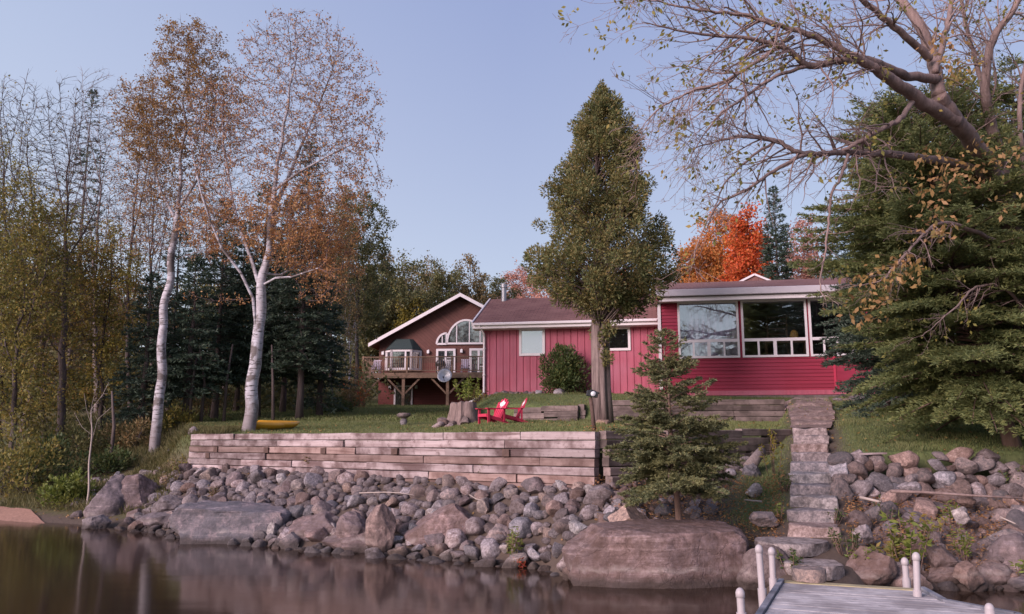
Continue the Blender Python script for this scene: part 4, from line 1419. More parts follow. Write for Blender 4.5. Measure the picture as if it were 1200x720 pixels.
def build_stones():
    stone_protos()
    rs = np.random.default_rng(5)
    def heap():
        x = rs.uniform(-9.9, 2.3); y = rs.uniform(13, 24)
        lo = float(np.interp(x, SHX, SHY)) - .45; hi = wall_y(max(x, WA[0])) - .22
        if y < lo or y > hi: return None
        return x, y
    pts = scatter_radius(520, heap, .122, .27, rs, .67)
    pts.sort(key=lambda p: -p[2] / p[1])
    for p in pts[:290]:
        put_stone(p, 'fieldstone', 'rounded fieldstone in the loose grey heap below the pale timber wall', 'fieldstones heaped below the timber wall', ['rock_grey', 'rock_grey', 'rock_grey', 'rock_brown', 'rock_boulder', 'rock_grey', 'rock_pale', 'rock_dark', 'rock_grey', 'rock_brown', 'rock_tan'], rs)
    fill = [(p[0], p[1], p[2]) for p in pts[290:]]
    for _ in range(1500):
        c = heap()
        if c: fill.append((c[0], c[1], rs.uniform(.06, .13)))
    stuff_stones('rubble', 'small grey stones filling the gaps of the heap', fill, 'rock_grey', rs)
    # dark rubble around the small spruce
    def mid():
        x = rs.uniform(1.6, 6.9); y = rs.uniform(12.9, 19.6)
        if y > wall_y(x) - .25 or lateral(x, y) > -1.0 - .02 * y or (x - 2.95) ** 2 + (y - 14) ** 2 < .1: return None
        if (lateral(x, y) > -1.75 and 14.2 < y < 17.4): return None
        return x, y
    mp = scatter_radius(85, mid, .10, .25, rs, .85)
    for p in mp: put_stone(p, 'rubble_stone', 'dark brown stone in the rubble around the small spruce', 'dark stones around the small spruce', ['rock_brown', 'rock_brown', 'rock_dark', 'rock_grey'], rs, .15)
    # stacked wall
    x = 6.25; row = 0
    for row in range(5):
        x = 6.15 + .15 * (row % 2)
        while x < 10.9:
            r = rs.uniform(.14, .28)
            if row == 4 and rs.uniform() < .25: x += r; continue
            o = put_stone((x + r, SWY - .30 + .07 * row + rs.uniform(-.06, .06), r), 'wall_stone', 'reddish brown stone stacked in the low wall under the fir', 'stones of the stacked wall beside the stairs', ['rock_brown', 'rock_brown', 'rock_grey'], rs)
            o.location.z = 1.0 + row * .215 + rs.uniform(-.08, .08)
            o.rotation_euler = (rs.uniform(-.6, .6), rs.uniform(-.5, .5), rs.uniform(-.4, .4) + (math.pi if rs.uniform() < .5 else 0))
            x += r * 1.5
    # rubble bank on the right
    def bank():
        x = rs.uniform(5.4, 11.2); y = rs.uniform(11.6, 15.75)
        if y < float(np.interp(x, SHX, SHY)) - .4 or lateral(x, y) < .85: return None
        return x, y
    bp = scatter_radius(295, bank, .085, .36, rs, .66)
    for p in bp: put_stone(p, 'bank_stone', 'brown stone lying in the rough bank right of the stairs'.replace('right of', 'beside'), 'stones of the rough bank under the stacked wall', ['rock_brown', 'rock_brown', 'rock_dark', 'rock_boulder'], rs, .12, squash=.9)
    fill = []
    for _ in range(1500):
        c = bank() or mid()
        if c: fill.append((c[0], c[1], rs.uniform(.03, .10)))
    stuff_stones('gravel', 'small brown broken stones on the bank', fill, 'rock_brown', rs, .0)
    # stones round the stump and along the cabin foot
    for i, (px, py, Y, r) in enumerate([(513, 494, 28, .22), (521, 492, 28.3, .25), (530, 493, 28.2, .2), (538, 490, 28.5, .26), (546, 491, 28, .22), (553, 489, 28.8, .24), (543, 484, 29.5, .24), (551, 483, 29.8, .22), (518, 479, 30.2, .2), (534, 488, 28.8, .2), (526, 495, 27.8, .15)]):
        p = at(px, py, Y)
        put_stone((p[0], p[1], r), 'garden_stone', 'grey stone piled around the old tree stump', 'stones piled round the stump', ['rock_grey', 'rock_brown'], rs, .3)
    for i in range(22):
        p = at(570 + i * 4.6 + rs.uniform(-2, 2), 468 + rs.uniform(-2, 2), 32.3 - i * .03)
        if 640 < 570 + i * 4.6 < 655: continue
        put_stone((p[0], p[1], rs.uniform(.09, .17)), 'edging_stone', 'small stone of the row along the foot of the red cabin', 'stones along the cabin foot', ['rock_grey', 'rock_brown'], rs, .2)
    p = at(655, 462, 31.5)
    put_stone((p[0], p[1], .22), 'garden_stone', 'pale stone lying beside the leafy shrub at the cabin wall', None, ['rock_grey'], rs, .3)
    p = at(706, 487, 24.6)
    put_stone((p[0], p[1], .2), 'garden_stone', 'pinkish stone at the foot of the cedar trunk', None, ['rock_orange'], rs, .3)
    # row of stones at the head of the stairs
    for i in range(9):
        p = at(931 + i * 10, 470 + rs.uniform(-1, 1), 28.3)
        put_stone((p[0], p[1], rs.uniform(.15, .22)), 'edging_stone', 'flat stone edging the top of the stair path below the annex', 'stones edging the top of the path', ['rock_brown', 'rock_grey'], rs, .2, squash=.8)
    # pale blocks among the weeds on the wooded bank
    for i, (px, py, Y, w, lab) in enumerate([(138, 545, 24.6, .45, 'pale squared block lying among stones by the bare sapling'), (172, 543, 25.2, .35, 'smaller pale squared block near the mown slope'), (115, 560, 24, .0, '')]):
        if not w: continue
        p = at(px, py, Y)
        o = MB().box(-w / 2, w / 2, -.15, .15, -.1, .22, jit=.02).build('stone_block', M['rock_flag'], None, bevel=.02)
        o.location = (p[0], p[1], ground_z(p[0], p[1])); o.rotation_euler = (.05, .06, .3); tag(o, lab, 'block')
    def lbank():
        p = at(rs.uniform(88, 235), 560, rs.uniform(21.3, 26))
        s = p[1] - float(np.interp(p[0], SHX, SHY))
        return (p[0], p[1]) if s > .5 and p[0] < -9.3 + .2 and s < 5 else None
    lp = scatter_radius(60, lbank, .08, .22, rs, 1.0)
    for q in lp: put_stone(q, 'bank_stone', 'grey stone among the weeds on the wooded bank', 'stones among the weeds on the wooded bank', ['rock_grey'], rs, .15)
    # ---- boulders at the waterline
    B = boulder
    B(97, 152, 557, 614, 'tall sloping boulder leaning against its twin at the lake edge', 1, planes=[((-.75, -.2, .65), .55)], sink=.12, cutlo=.75, cuts=5, depth=.9)
    B(128, 188, 555.5, 613, 'tall grey rounded boulder, bigger of the leaning pair', 22, planes=[((.8, -.3, .5), .6)], sink=.12, amp=.1, cutlo=.75, cuts=5, depth=.9)
    B(67, 99, 583, 608, 'small reddish dark rock at the end of the sand strip', 3, 'rock_brown')
    B(93, 126, 604, 620, 'low dark wet rock in front of the twin boulders', 4, 'rock_dark')
    B(150, 172, 610, 623, 'little black rock in the water beside the twin boulders', 41, 'rock_dark')
    B(164, 213, 597, 623, 'flat slanting rock between twin boulders and long boulder', 5, planes=[((-.2, -.2, 1), .35)])
    B(178, 218, 580, 606, 'pale rounded rock above the flat slanting rock', 6, 'rock_grey', Y=20.6)
    B(200, 338, 589, 637, 'long broad pink boulder with flat top at the lake edge', 7, planes=[((.1, -.1, 1), .45), ((0, -1, .1), .6), ((-1, 0, .2), .85)], depth=.5, box=.65, cutlo=.78)
    B(338, 400, 601, 641, 'blocky pinkish boulder beside the long broad boulder', 8, planes=[((-.4, -.4, 1), .6), ((0, -1, 0), .7)], box=.75, cutlo=.7)
    B(394, 434, 600, 632, 'rounded brown boulder behind the dark wedge rock', 9, Y=16.6)
    B(428, 462, 590, 640, 'upright brown boulder beside the big wedge boulder', 13, 'rock_brown', Y=16.1)
    B(378, 442, 619, 648, 'dark wedge shaped rock sloping into the water', 10, 'rock_boulder', planes=[((-.45, -.2, 1), .25), ((0, -1, .4), .5)])
    B(472, 564, 591, 651, 'big angular wedge boulder with a peaked top', 11, planes=[((-.55, -.1, .8), .42), ((.75, -.1, .6), .62), ((0, -1, .2), .5)])
    B(541, 570, 625, 648, 'round grey rock beside the big wedge boulder', 12, 'rock_grey', cutlo=.8)
    B(566, 592, 634, 654, 'small dark rock at the waterline beside the round rock', 14, 'rock_brown')
    B(588, 612, 638, 657, 'small dark pointed rock under the reedy plant', 15, 'rock_brown')
    B(566, 606, 614, 640, 'brown rounded boulder above the small waterline rocks', 45, 'rock_brown', Y=15.6)
    B(626, 668, 634, 661, 'pale split rock beside the giant boulder', 16, planes=[((-.3, -.2, 1), .4)])
    B(655, 672, 650, 672, 'black wedge of rock in the giant boulder\u2019s shade'.replace('\u2019s shade', ' gap'), 17, 'rock_dark')
    B(664, 884, 615, 688, 'giant broad boulder with a long flat top at the water', 18, planes=[((0.03, -.08, 1), .60), ((.42, -1, .10), .60), ((-.38, -1, .06), .62), ((1, -.25, .12), .84), ((-.8, -.2, .5), .80), ((-.35, -.55, 1), .74), ((.12, -.8, .85), .76), ((.6, -.5, .8), .95), ((-.9, -.6, .1), .92)], depth=.55, sub=6, amp=.085, cutlo=.84, cuts=9, box=.66)
    B(712, 766, 589, 624, 'orange pyramid shaped rock behind the giant boulder', 19, 'rock_orange', Y=13.9, planes=[((-.8, -.3, .6), .3), ((.85, -.3, .55), .3)])
    B(866, 935, 640, 686, 'dark rock wedged between the giant boulder and the dock', 20, 'rock_dark', Y=12.4)
    B(996, 1052, 643, 684, 'dark angular rock with an orange streak beside the dock end', 21, 'rock_dark', Y=12.2, planes=[((-.5, -.4, .8), .35)])
    B(1042, 1090, 662, 690, 'brown rock behind the paired dock posts', 33, 'rock_brown', Y=12.3)
    B(1085, 1128, 665, 690, 'black wet rock under red-brown pine needles', 23, 'rock_dark')
    B(1120, 1152, 658, 686, 'brown blocky rock between black rock and rounded rock', 24, 'rock_brown', Y=12.3)
    B(1145, 1190, 661, 690, 'rounded dark rock with a pale spot at the waterline', 25, 'rock_dark', cutlo=.75)
    B(1166, 1215, 625, 672, 'large pinkish boulder on the bank at the waterline', 26, 'rock_boulder', Y=12.9)
    B(1185, 1225, 678, 694, 'reddish rock at the waterline below the large pinkish boulder', 27, 'rock_brown')
    B(1090, 1128, 640, 668, 'dark boulder above the black wet rock', 28, 'rock_dark', Y=12.8)
    B(974, 1006, 541, 562, 'big pale angular block topping the stacked wall by the stairs', 29, 'rock_grey', Y=15.7)
    B(972, 1002, 560, 584, 'big rounded block in the stacked wall beside the steps', 30, 'rock_brown', Y=15.4)
    B(990, 1022, 598, 622, 'dark flat rock beside the lowest stone steps', 31, 'rock_dark', Y=14.2)
    B(1000, 1024, 614, 636, 'grey rock with a white chip beside the flagstones', 32, 'rock_grey', Y=13.4)
    B(1116, 1136, 594, 610, 'whitish angular stone in the middle of the brown bank', 34, 'rock_flag', Y=14.0)
    B(1122, 1144, 578, 592, 'smooth pinkish oval stone below the stacked wall', 35, 'rock_brown', Y=14.8)
    B(873, 895, 543, 569, 'grey tilted slab leaning below the dark return wall', 36, 'rock_grey', Y=17.4, rz=.6, ry=-.5)
    B(874, 893, 566, 580, 'pale bluish stone in the rubble beside the grass strip', 37, 'rock_flag', Y=16)
    B(880, 912, 600, 614, 'flat brown rock at the foot of the grass strip', 38, 'rock_brown', Y=14.2)


# ------------------------------------------------------------------ stairs, path, dock
def along(ax, lat, z=0.0):
    d = np.array([.346, .938]); n = np.array([.938, -.346])
    p = SP0[:2] + d * ax + n * lat
    return np.array([p[0], p[1], z])


YAW = math.atan2(-.346, .938)


def build_stairs():
    rs = np.random.default_rng(3)
    n = 10
    for i in range(n):
        ax = .25 + i * .70; z = .60 + (i + 1) * .187
        w = .82 - .006 * i
        pale = i in (2, 4)
        p = along(ax + .35, .0)
        bm = bmesh.new(); bmesh.ops.create_cube(bm, size=1)
        bmesh.ops.subdivide_edges(bm, edges=bm.edges, cuts=5, use_grid_fill=True)
        for v in bm.verts:
            v.co.x *= w; v.co.y *= .82; v.co.z *= .34
            q = Vector(v.co) * 3 + Vector((i * 9, 0, 0))
            v.co += Vector((mnoise.noise(q), mnoise.noise(q + Vector((5, 0, 0))), mnoise.noise(q + Vector((0, 7, 0))) * .8)) * .055
        bmesh.ops.bevel(bm, geom=[e for e in bm.edges if len(e.link_faces) == 2 and e.calc_face_angle(0) > .9], offset=.018, segments=1, affect='EDGES')
        me = bpy.data.meshes.new('stone_step'); bm.to_mesh(me); bm.free()
        me.polygons.foreach_set('use_smooth', np.full(len(me.polygons), True)); me.set_sharp_from_angle(angle=R(40))
        o = link('stone_step', me, M['rock_flag' if pale else 'step_stone'])
        o.location = (p[0] + rs.uniform(-.02, .02), p[1], z - .17); o.rotation_euler = (rs.uniform(-.015, .015), rs.uniform(-.02, .02), YAW + rs.uniform(-.03, .03))
        if pale: tag(o, 'pale lichen-white stone step, %s of the two pale steps' % ('lower' if i == 2 else 'upper'), 'step', 'steps of the stone stairs')
        else: tag(o, 'grey-brown stone step in the stairs up from the dock', 'step', 'steps of the stone stairs')
    def slab(x0, x1, y0, y1, Y, z, dep, label, seed, mat='rock_flag', th=.2):
        c = at((x0 + x1) / 2, y1, Y); w = (x1 - x0) / FPX * Y
        me = rock_mesh('flagstone', seed, (w, dep, th), 4, 7, .6, .9, .06, M[mat], planes=[((0, 0, 1), .16), ((0, 0, -1), .2)])
        o = link('flagstone', me); o.location = (c[0], Y + dep / 2, z - th / 2); o.rotation_euler = (0, 0, YAW * .6)
        tag(o, label, 'flagstone')
    slab(900, 985, 628, 645, 12.75, .62, 1.1, 'wide flat grey flagstone at the foot of the stairs', 61)
    slab(932, 1000, 648, 665, 11.95, .42, .85, 'lower flagstone between the dock and the wide flagstone', 62)
    slab(936, 974, 662, 678, 11.1, .50, .42, 'loose orange-brown flat stone resting on the dock end', 63, 'rock_orange', .17)
    # path from the stairs to the annex
    V, Fq = [], []
    pts = [along(7.2, 0), along(8.5, .05), np.array([8.5, 23.2, 0]), np.array([9.3, 25.6, 0]), np.array([10.1, 28.2, 0])]
    m = 90
    tt = np.linspace(0, 1, m)
    k = np.linspace(0, 1, len(pts))
    cx = np.interp(tt, k, [p[0] for p in pts]); cy = np.interp(tt, k, [p[1] for p in pts])
    for i in range(m):
        w = .48 + .26 * tt[i] + .06 * mnoise.noise((tt[i] * 9, 3, 0))
        qt = (math.floor(tt[i] * 6 + .001) + .5) / 6; gq = ground_z(np.interp(qt, tt, cx), np.interp(qt, tt, cy))
        for j in (-1, -.5, 0, .5, 1):
            x = cx[i] + j * w * .93; y = cy[i] - j * w * .3
            V.append((x + .05 * mnoise.noise((x * 3, y * 3, 5)), y, (.75 * ground_z(x, y) + .25 * gq) + .05 + .05 * mnoise.noise((x * 2.5, y * 2.5, 0))))
    for i in range(m - 1):
        for j in range(4): Fq.append((i * 5 + j, i * 5 + j + 1, i * 5 + j + 6, i * 5 + j + 5))
    me = raw_mesh('path', V, [Fq], True)
    tag(link('path', me, M['path_stone']), 'worn stone path rising from the stairs to the red annex', 'path', kind='structure')


def build_dock():
    root = empty('dock', (4.4, 9.5, .32), 'grey weathered plank dock with white pipe posts', 'dock')
    O = np.array([4.4, 9.5, .32])
    A, B = np.array([3.68, 11.37]), np.array([5.17, 10.76])        # far corners
    e = (B - A) / np.linalg.norm(B - A); b = np.array([-e[1], e[0]]) * -1.0   # towards camera
    if b[1] > 0: b = -b
    lp = [A, np.array([2.51, 8.7]), np.array([1.2, 5.7]), np.array([.2, 3.4])]
    rp = [B, np.array([5.03, 9.95]), np.array([5.42, 9.2]), np.array([5.15, 8.4]), np.array([4.2, 5.6]), np.array([3.4, 3.4])]
    def coord(p): return (p - A) @ b
    def edge(poly, s):
        ss = [coord(q) for q in poly]
        return np.array([np.interp(s, ss, [q[0] for q in poly]), np.interp(s, ss, [q[1] for q in poly])])
    mb = MB(); s = .16; rs = random.Random(4)
    boards = MB()
    while s < 7.4:
        w = .138; zz = rs.uniform(-.003, .003)
        q = [edge(lp, s), edge(rp, s), edge(rp, s + w - .008), edge(lp, s + w - .008)]
        vs = [(p[0] - O[0], p[1] - O[1], zz + rs.uniform(-.002, .002)) for p in q]
        lo = [(v[0], v[1], -.038) for v in vs]
        boards.add(vs + lo, [(0, 1, 2, 3), (7, 6, 5, 4), (0, 4, 5, 1), (1, 5, 6, 2), (2, 6, 7, 3), (3, 7, 4, 0)])
        s += w
    pk = boards.build('planking', M['dock_wood'], root)
    q = [edge(lp, 0), edge(rp, 0), edge(rp, .152), edge(lp, .152)]
    vs = [(p[0] - O[0], p[1] - O[1], .008) for p in q]; lo = [(v[0], v[1], -.05) for v in vs]
    MB().add(vs + lo, [(0, 1, 2, 3), (7, 6, 5, 4), (0, 4, 5, 1), (1, 5, 6, 2), (2, 6, 7, 3), (3, 7, 4, 0)]).build('end_board', M['dock_yellow'], root)
    # side beams
    for poly, sg in ((lp, -1), (rp, 1)):
        mb = MB()
        for p, q in zip(poly[:-1], poly[1:]):
            p3 = np.array([p[0] - O[0] + sg * .05, p[1] - O[1], -.085]); q3 = np.array([q[0] - O[0] + sg * .05, q[1] - O[1], -.085])
            mb.bar(p3, q3, .07, .23)
        mb.build('side_beam', M['dock_beam'], root)
    mb = MB().bar((A[0] - O[0], A[1] - O[1] + .04, -.13), (B[0] - O[0], B[1] - O[1] + .04, -.13), .06, .17)
    mb.build('end_beam', M['dock_beam'], root)
    # posts: (px base, py base, px top, py top, distance)
    for (bx, by, tx, ty, Y) in ((893, 692, 889, 640, 10.35), (906, 682, 904, 643, 11.1), (1075, 692, 1073.5, 649, 10.25), (1062.5, 684, 1060, 655, 11.1), (869, 722, 867, 691, 8.95), (1162, 735, 1159, 709, 9.1)):
        t = at(tx, ty, Y) - O; q = at(bx, by, Y) - O
        d = (t - q); d = d / max(d[2], .05)
        bot = t - d * (t[2] + .95)
        r = .040
        pm = MB().tube([bot, t - d * .05], r, 12).build('post', M['white_pvc'], root, smooth=True, angle=40)
        ax = Vector(d).normalized(); Mt = Matrix.Translation(Vector(t - d * .06)) @ Vector((0, 0, 1)).rotation_difference(ax).to_matrix().to_4x4()
        MB().lathe([(r + .001, -.02), (r + .009, -.018), (r + .009, .03), (r * .95, .058), (r * .5, .075), (0, .08)], 12, Mt).build('cap', M['white_pvc'], pm, smooth=True)
        k = t - d * (t[2] - .02)
        MB().tube([k - d * .22, k + d * .06], r + .012, 12).build('sleeve', M['white_pvc'], pm, smooth=True, angle=40)


# ------------------------------------------------------------------ smaller things
def leaf_emblem(mb, Mt, s):
    """stylised white leaf silhouette"""
    h = [(0, 1), (.14, .62), (.36, .74), (.28, .30), (.52, .50), (.56, .38), (.86, .42), (.74, .20), (.92, .08), (.46, -.26), (.50, -.44), (.06, -.38), (.07, -.8)]
    poly = h + [(-x, y) for x, y in h[::-1]]
    poly = [(x * s, y * s) for x, y in poly]
    # fan-safe: build as two-sided prism of triangles from centre
    n = len(poly)
    vs = [Mt @ Vector((0, -.002, 0))] + [Mt @ Vector((x, -.002, y)) for x, y in poly]
    mb.add(vs, [(0, 1 + i, 1 + (i + 1) % n) for i in range(n)])


def adirondack(label, px, py, Y, rz):
    p = at(px, py, Y); p[2] = ground_z(p[0], p[1])
    t = empty('garden_chair', p, label, 'chair', 'red chairs on the lawn', rz=rz)
    t.scale = (.88, .88, .88)
    m = M['red_chair']
    # local: +x is the sitting direction (front), y is sideways
    def slats(a, b, n, w, th, prof=None):
        mb = MB()
        return mb
    # seat: sloping, from (0.42,.36) front to (-.12,.20) back
    mb = MB()
    k = 6
    for i in range(k):
        f0 = i / k; f1 = (i + .86) / k
        x0, x1 = .44 - .60 * f0, .44 - .60 * f1; z0, z1 = .36 - .17 * f0, .36 - .17 * f1
        mb.prism([(x0, z0), (x1, z1), (x1, z1 - .025), (x0, z0 - .025)], 'y', -.27, .27)
    mb.build('seat', m, t)
    # back: five slats in a fan leaning back
    lean = R(28)
    Mb = Matrix.Translation((-.12, 0, .17)) @ Matrix.Rotation(-lean, 4, 'Y') @ Matrix.Rotation(R(90), 4, 'Z')
    mb = MB()
    L = [.68, .78, .82, .78, .68]
    for i in range(5):
        c = (i - 2)
        a = c * R(2.6)
        x0 = c * .105; x1 = x0 + math.sin(a) * L[i]
        w = .047
        top = L[i]
        poly = [(x0 - w, 0), (x0 + w, 0), (x1 + w * 1.1, top), (x1, top + .04), (x1 - w * 1.1, top)]
        mb.prism(poly, 'y', -.012, .012, Mb)
    mb.prism([(-.27, .10), (.27, .10), (.27, .17), (-.27, .17)], 'y', .014, .04, Mb)
    mb.prism([(-.31, .46), (.31, .46), (.31, .53), (-.31, .53)], 'y', .014, .04, Mb)
    bk = mb.build('backrest', m, t)
    mb = MB(); leaf_emblem(mb, Mb @ Matrix.Translation((0, -.016, .60)), .19)
    mb.build('leaf_emblem', M['white_paint'], bk)
    for s in (-1, 1):
        # front leg, rear stringer, armrest
        MB().box(.34, .43, s * .30 - .016, s * .30 + .016, 0, .53).build('leg', m, t)
        MB().prism([(.46, .34), (.46, .24), (-.46, 0), (-.58, 0), (-.50, .06), (-.10, .22)], 'y', s * .27 - .014, s * .27 + .014).build('leg', m, t)
        MB().prism([(.50, s * .24), (.50, s * .40), (.10, s * .40), (-.36, s * .36), (-.36, s * .30), (.05, s * .27)], 'z', .53, .555).build('armrest', m, t)
        MB().box(-.30, -.24, s * .30 - .016, s * .30 + .016, .12, .53).build('arm_post', m, t)
    MB().box(.44, .46, -.28, .28, .26, .355).build('apron', m, t)


def build_small_things():
    adirondack('red slatted garden chair with white leaf emblem, turned towards the lake', 578, 497, 25.2, R(215))
    adirondack('red slatted garden chair seen from its side, leaning nearer the timber edge', 601, 496, 25.9, R(190))
    # lamp post on the lawn corner
    b = at(697, 503, 17.2); b[2] = ground_z(b[0], b[1]); tp = at(692, 466, 17.2)
    t = empty('post_lamp', b, 'short leaning brown post with a small floodlight on top', 'lamp')
    d = tp - b
    MB().tube([(0, 0, -.1), tuple(d * .5), tuple(d)], [.048, .043, .04], 9).build('post', M['post_wood'], t, smooth=True)
    Ml = Matrix.Translation(Vector(d) + Vector((.03, -.06, .06)))
    MB().box(-.12, .12, -.05, .09, -.05, .07, M=Ml @ Matrix.Rotation(.2, 4, 'Y')).tube([Ml @ Vector((-.12, 0, .05)), Ml @ Vector((.0, .0, .09)), Ml @ Vector((.15, -.02, .02))], .02, 6).build('housing', M['dark_metal'], t, bevel=.01)
    MB().lathe([(0, .02), (.04, .015), (.055, 0), (.056, -.05), (.04, -.06), (0, -.06)], 14, Ml @ Matrix.Rotation(R(90), 4, 'X') @ Matrix.Translation((.02, .01, .06))).build('lamp_head', M['lamp_glass'], t, smooth=True)
    # kayaks
    for (px, py, Y, L, rz, lab) in ((327, 502.5, 27.4, 1.8, 1.0, 'yellow kayak lying on the grass, overlapping behind the other'), (313, 504, 26.9, 1.8, .95, 'long yellow kayak lying on the grass beside the birch trunk')):
        p = at(px, py, Y); p[2] = ground_z(p[0], p[1]) + .16
        t = empty('kayak', p, lab, 'kayak', 'yellow kayaks on the grass', rz=rz)
        def hull(s0, s1, top):
            mb = MB(); n = 22; k = 10
            for i in range(n + 1):
                x = -L / 2 + L * i / n; f = max(.02, 1 - abs(2 * i / n - 1) ** 2.4)
                for j in range(k):
                    a = math.pi * j / (k - 1)
                    z = math.sin(a) * (.13 if top else -.17) * f ** .6 + .10 * abs(2 * i / n - 1) ** 3
                    mb.v.append((x, math.cos(a) * .31 * f, z))
            for i in range(n):
                for j in range(k - 1): mb.f.append((i * k + j, i * k + j + 1, (i + 1) * k + j + 1, (i + 1) * k + j))
            return mb
        hull(0, 0, False).build('hull', M['yellow_plastic'], t, smooth=True)
        dk = hull(0, 0, True).build('deck', M['yellow_plastic'], t, smooth=True)
    # tree stump
    p = at(543, 492, 28.6); p[2] = ground_z(p[0], p[1]) - .12
    t = empty('tree_stump', p, 'broad weathered tree stump with a pale shrub growing on it', 'stump')
    mb = MB(); n = 26; rs = np.random.default_rng(9)
    lob = rs.uniform(.82, 1.15, n)
    prof = [(0.66, -.2), (.56, .1), (.47, .35), (.43, .6), (.41, .82), (.36, .86), (0.0, .8)]
    for (r, z) in prof:
        for k in range(n):
            a = 2 * math.pi * k / n
            q = r * (1 + (lob[k] - 1) * (1.4 if z < .4 else 1))
            mb.v.append((q * math.cos(a), q * math.sin(a), z + (rs.uniform(-.05, .05) if .7 < z < .9 else 0)))
    for i in range(len(prof) - 1):
        for k in range(n): mb.f.append((i * n + k, i * n + (k + 1) % n, (i + 1) * n + (k + 1) % n, (i + 1) * n + k))
    mb.build('stump', M['stump_wood'], t, smooth=True, angle=60)
    # mushroom shaped stone
    p = at(473, 497, 29.5); p[2] = ground_z(p[0], p[1])
    t = empty('stone_bird_table', p, 'mushroom shaped stone on a short pedestal on the lawn', 'garden ornament')
    o = link('pedestal', rock_mesh('pedestal', 71, (.26, .24, .34), 3, 5, .6, .9, .08), M['rock_grey'], t); o.location = (0, 0, .1)
    o = link('cap_stone', rock_mesh('cap_stone', 72, (.50, .44, .20), 4, 4, .7, .9, .07, planes=[((0, 0, 1), .4)]), M['rock_brown'], t); o.location = (0, 0, .34)
    # driftwood sticks
    def stick(pts, r, label, mat='bark_grey', cat='stick'):
        o = MB().tube([p for p in pts], [r * (1 - .5 * i / len(pts)) for i in range(len(pts))], 6).build('driftwood', M[mat], None, smooth=True)
        tag(o, label, cat)
    stick([at(421, 578, 17.8), at(450, 577, 17.6), at(470, 578, 17.4), at(485, 580.5, 17.3)], .013, 'long pale driftwood stick lying on the fieldstones', 'driftwood_pale')
    stick([at(550, 580, 16.2), at(558, 585, 16.0), at(566, 586.5, 15.9)], .010, 'short pale driftwood stick on the stone heap', 'driftwood_pale')
    stick([at(1044, 576, 15.0), at(1080, 577, 14.9), at(1140, 581, 14.7), at(1198, 584, 14.5)], .03, 'long thin dead branch lying below the stacked wall', 'bark_maple')
    stick([at(1008, 583, 15.0), at(1032, 588.5, 14.7)], .03, 'short pale log end lying on the bank beside the stairs', 'driftwood_pale')
    stick([at(1172, 606, 13.6), at(1190, 614, 13.4)], .015, 'thin pale stick on the bank under the fir', 'driftwood_pale')
    stick([at(893, 588, 15.3), at(872, 586, 15.4)], .018, 'pale broken stick on the grass strip by the stairs', 'driftwood_pale')
    o = MB().box(-.26, .26, -.06, .06, 0, .035, jit=.004).build('loose_plank', M['timber_pale'])
    p = at(1022, 531.5, 15.9); o.location = (p[0], 15.9, p[2] - .02); o.rotation_euler = (.0, -.03, -.05); tag(o, 'short pale plank lying on the stacked stone wall', 'plank')
    # grey root / log leaning at the stair grass
    a = at(878, 548, 17.6); b = at(893, 528, 18.0)
    o = MB().tube([a, (a + b) / 2 + np.array([.02, 0, .03]), b], [.14, .12, .10], 9).build('log', M['bark_grey'], None, smooth=True); tag(o, 'thick grey log leaning against the dark return wall', 'log')
    # sand strip
    V, Fq = [], []
    xs = np.linspace(-24, -12.4, 40)
    for x in xs:
        y0 = float(np.interp(x, SHX, SHY)) - .25
        for j in range(7):
            y = y0 + j * .16 * min(1, (-12.3 - x) / 1.5 + .05)
            V.append((x, y, ground_z(x, y) + .05 + .03 * mnoise.noise((x * 3, y * 3, 1))))
    for i in range(39):
        for j in range(6): Fq.append((i * 7 + j, (i + 1) * 7 + j, (i + 1) * 7 + j + 1, i * 7 + j + 1))
    tag(link('sand_beach', raw_mesh('sand_beach', V, [Fq], True), M['sand']), 'narrow strip of reddish sand at the lake edge', 'beach', kind='structure')

# extra materials used by several things
rock_mat('rock_pale', (.30, .27, .27), (.38, .33, .31), (.13, .11, .11), vary=(.8, 1.15))
wood_mat('timber_mid', (.22, .145, .13), (.31, .215, .195), (.12, .07, .06), vary=(.6, 1.1))
wood_mat('dock_beam', (.20, .20, .24), (.28, .28, .32), (.10, .10, .12))
wood_mat('dock_yellow', (.34, .28, .16), (.42, .36, .22), (.2, .17, .12))
rock_mat('step_stone', (.25, .195, .19), (.33, .265, .26), (.10, .075, .072), lichen=(.34, .31, .30), vary=(.75, 1.2), wet=False)
rock_mat('rock_tan', (.27, .195, .16), (.22, .165, .145), (.10, .075, .065), vary=(.85, 1.15))
flat_mat('driftwood_pale', (.38, .31, .28), .8, .15, 12)
t_ = NT('glass_pane')
t_.col((.03, .03, .035), .03); t_.b.inputs['Specular IOR Level'].default_value = 1.0; t_.b.inputs['IOR'].default_value = 2.2

build_cabin()
build_lake_house()
build_walls()
build_stones()
build_stairs()
build_dock()
build_small_things()


def gat(px, Y, py=500):
    p = at(px, py, Y); p[2] = ground_z(p[0], p[1]); return p


# ------------------------------------------------------------------ birches by the lawn
def px_line(pts, Y): return [at(x, y, Y if not isinstance(Y, (list, tuple)) else Y[i]) for i, (x, y) in enumerate(pts)]


def ell(px, py, Y, rpx, rpy, ry=None, w=1.0):
    c = at(px, py, Y); s = Y / FPX
    return (c, (rpx * s, ry if ry else rpx * s * .85, rpy * s), w)


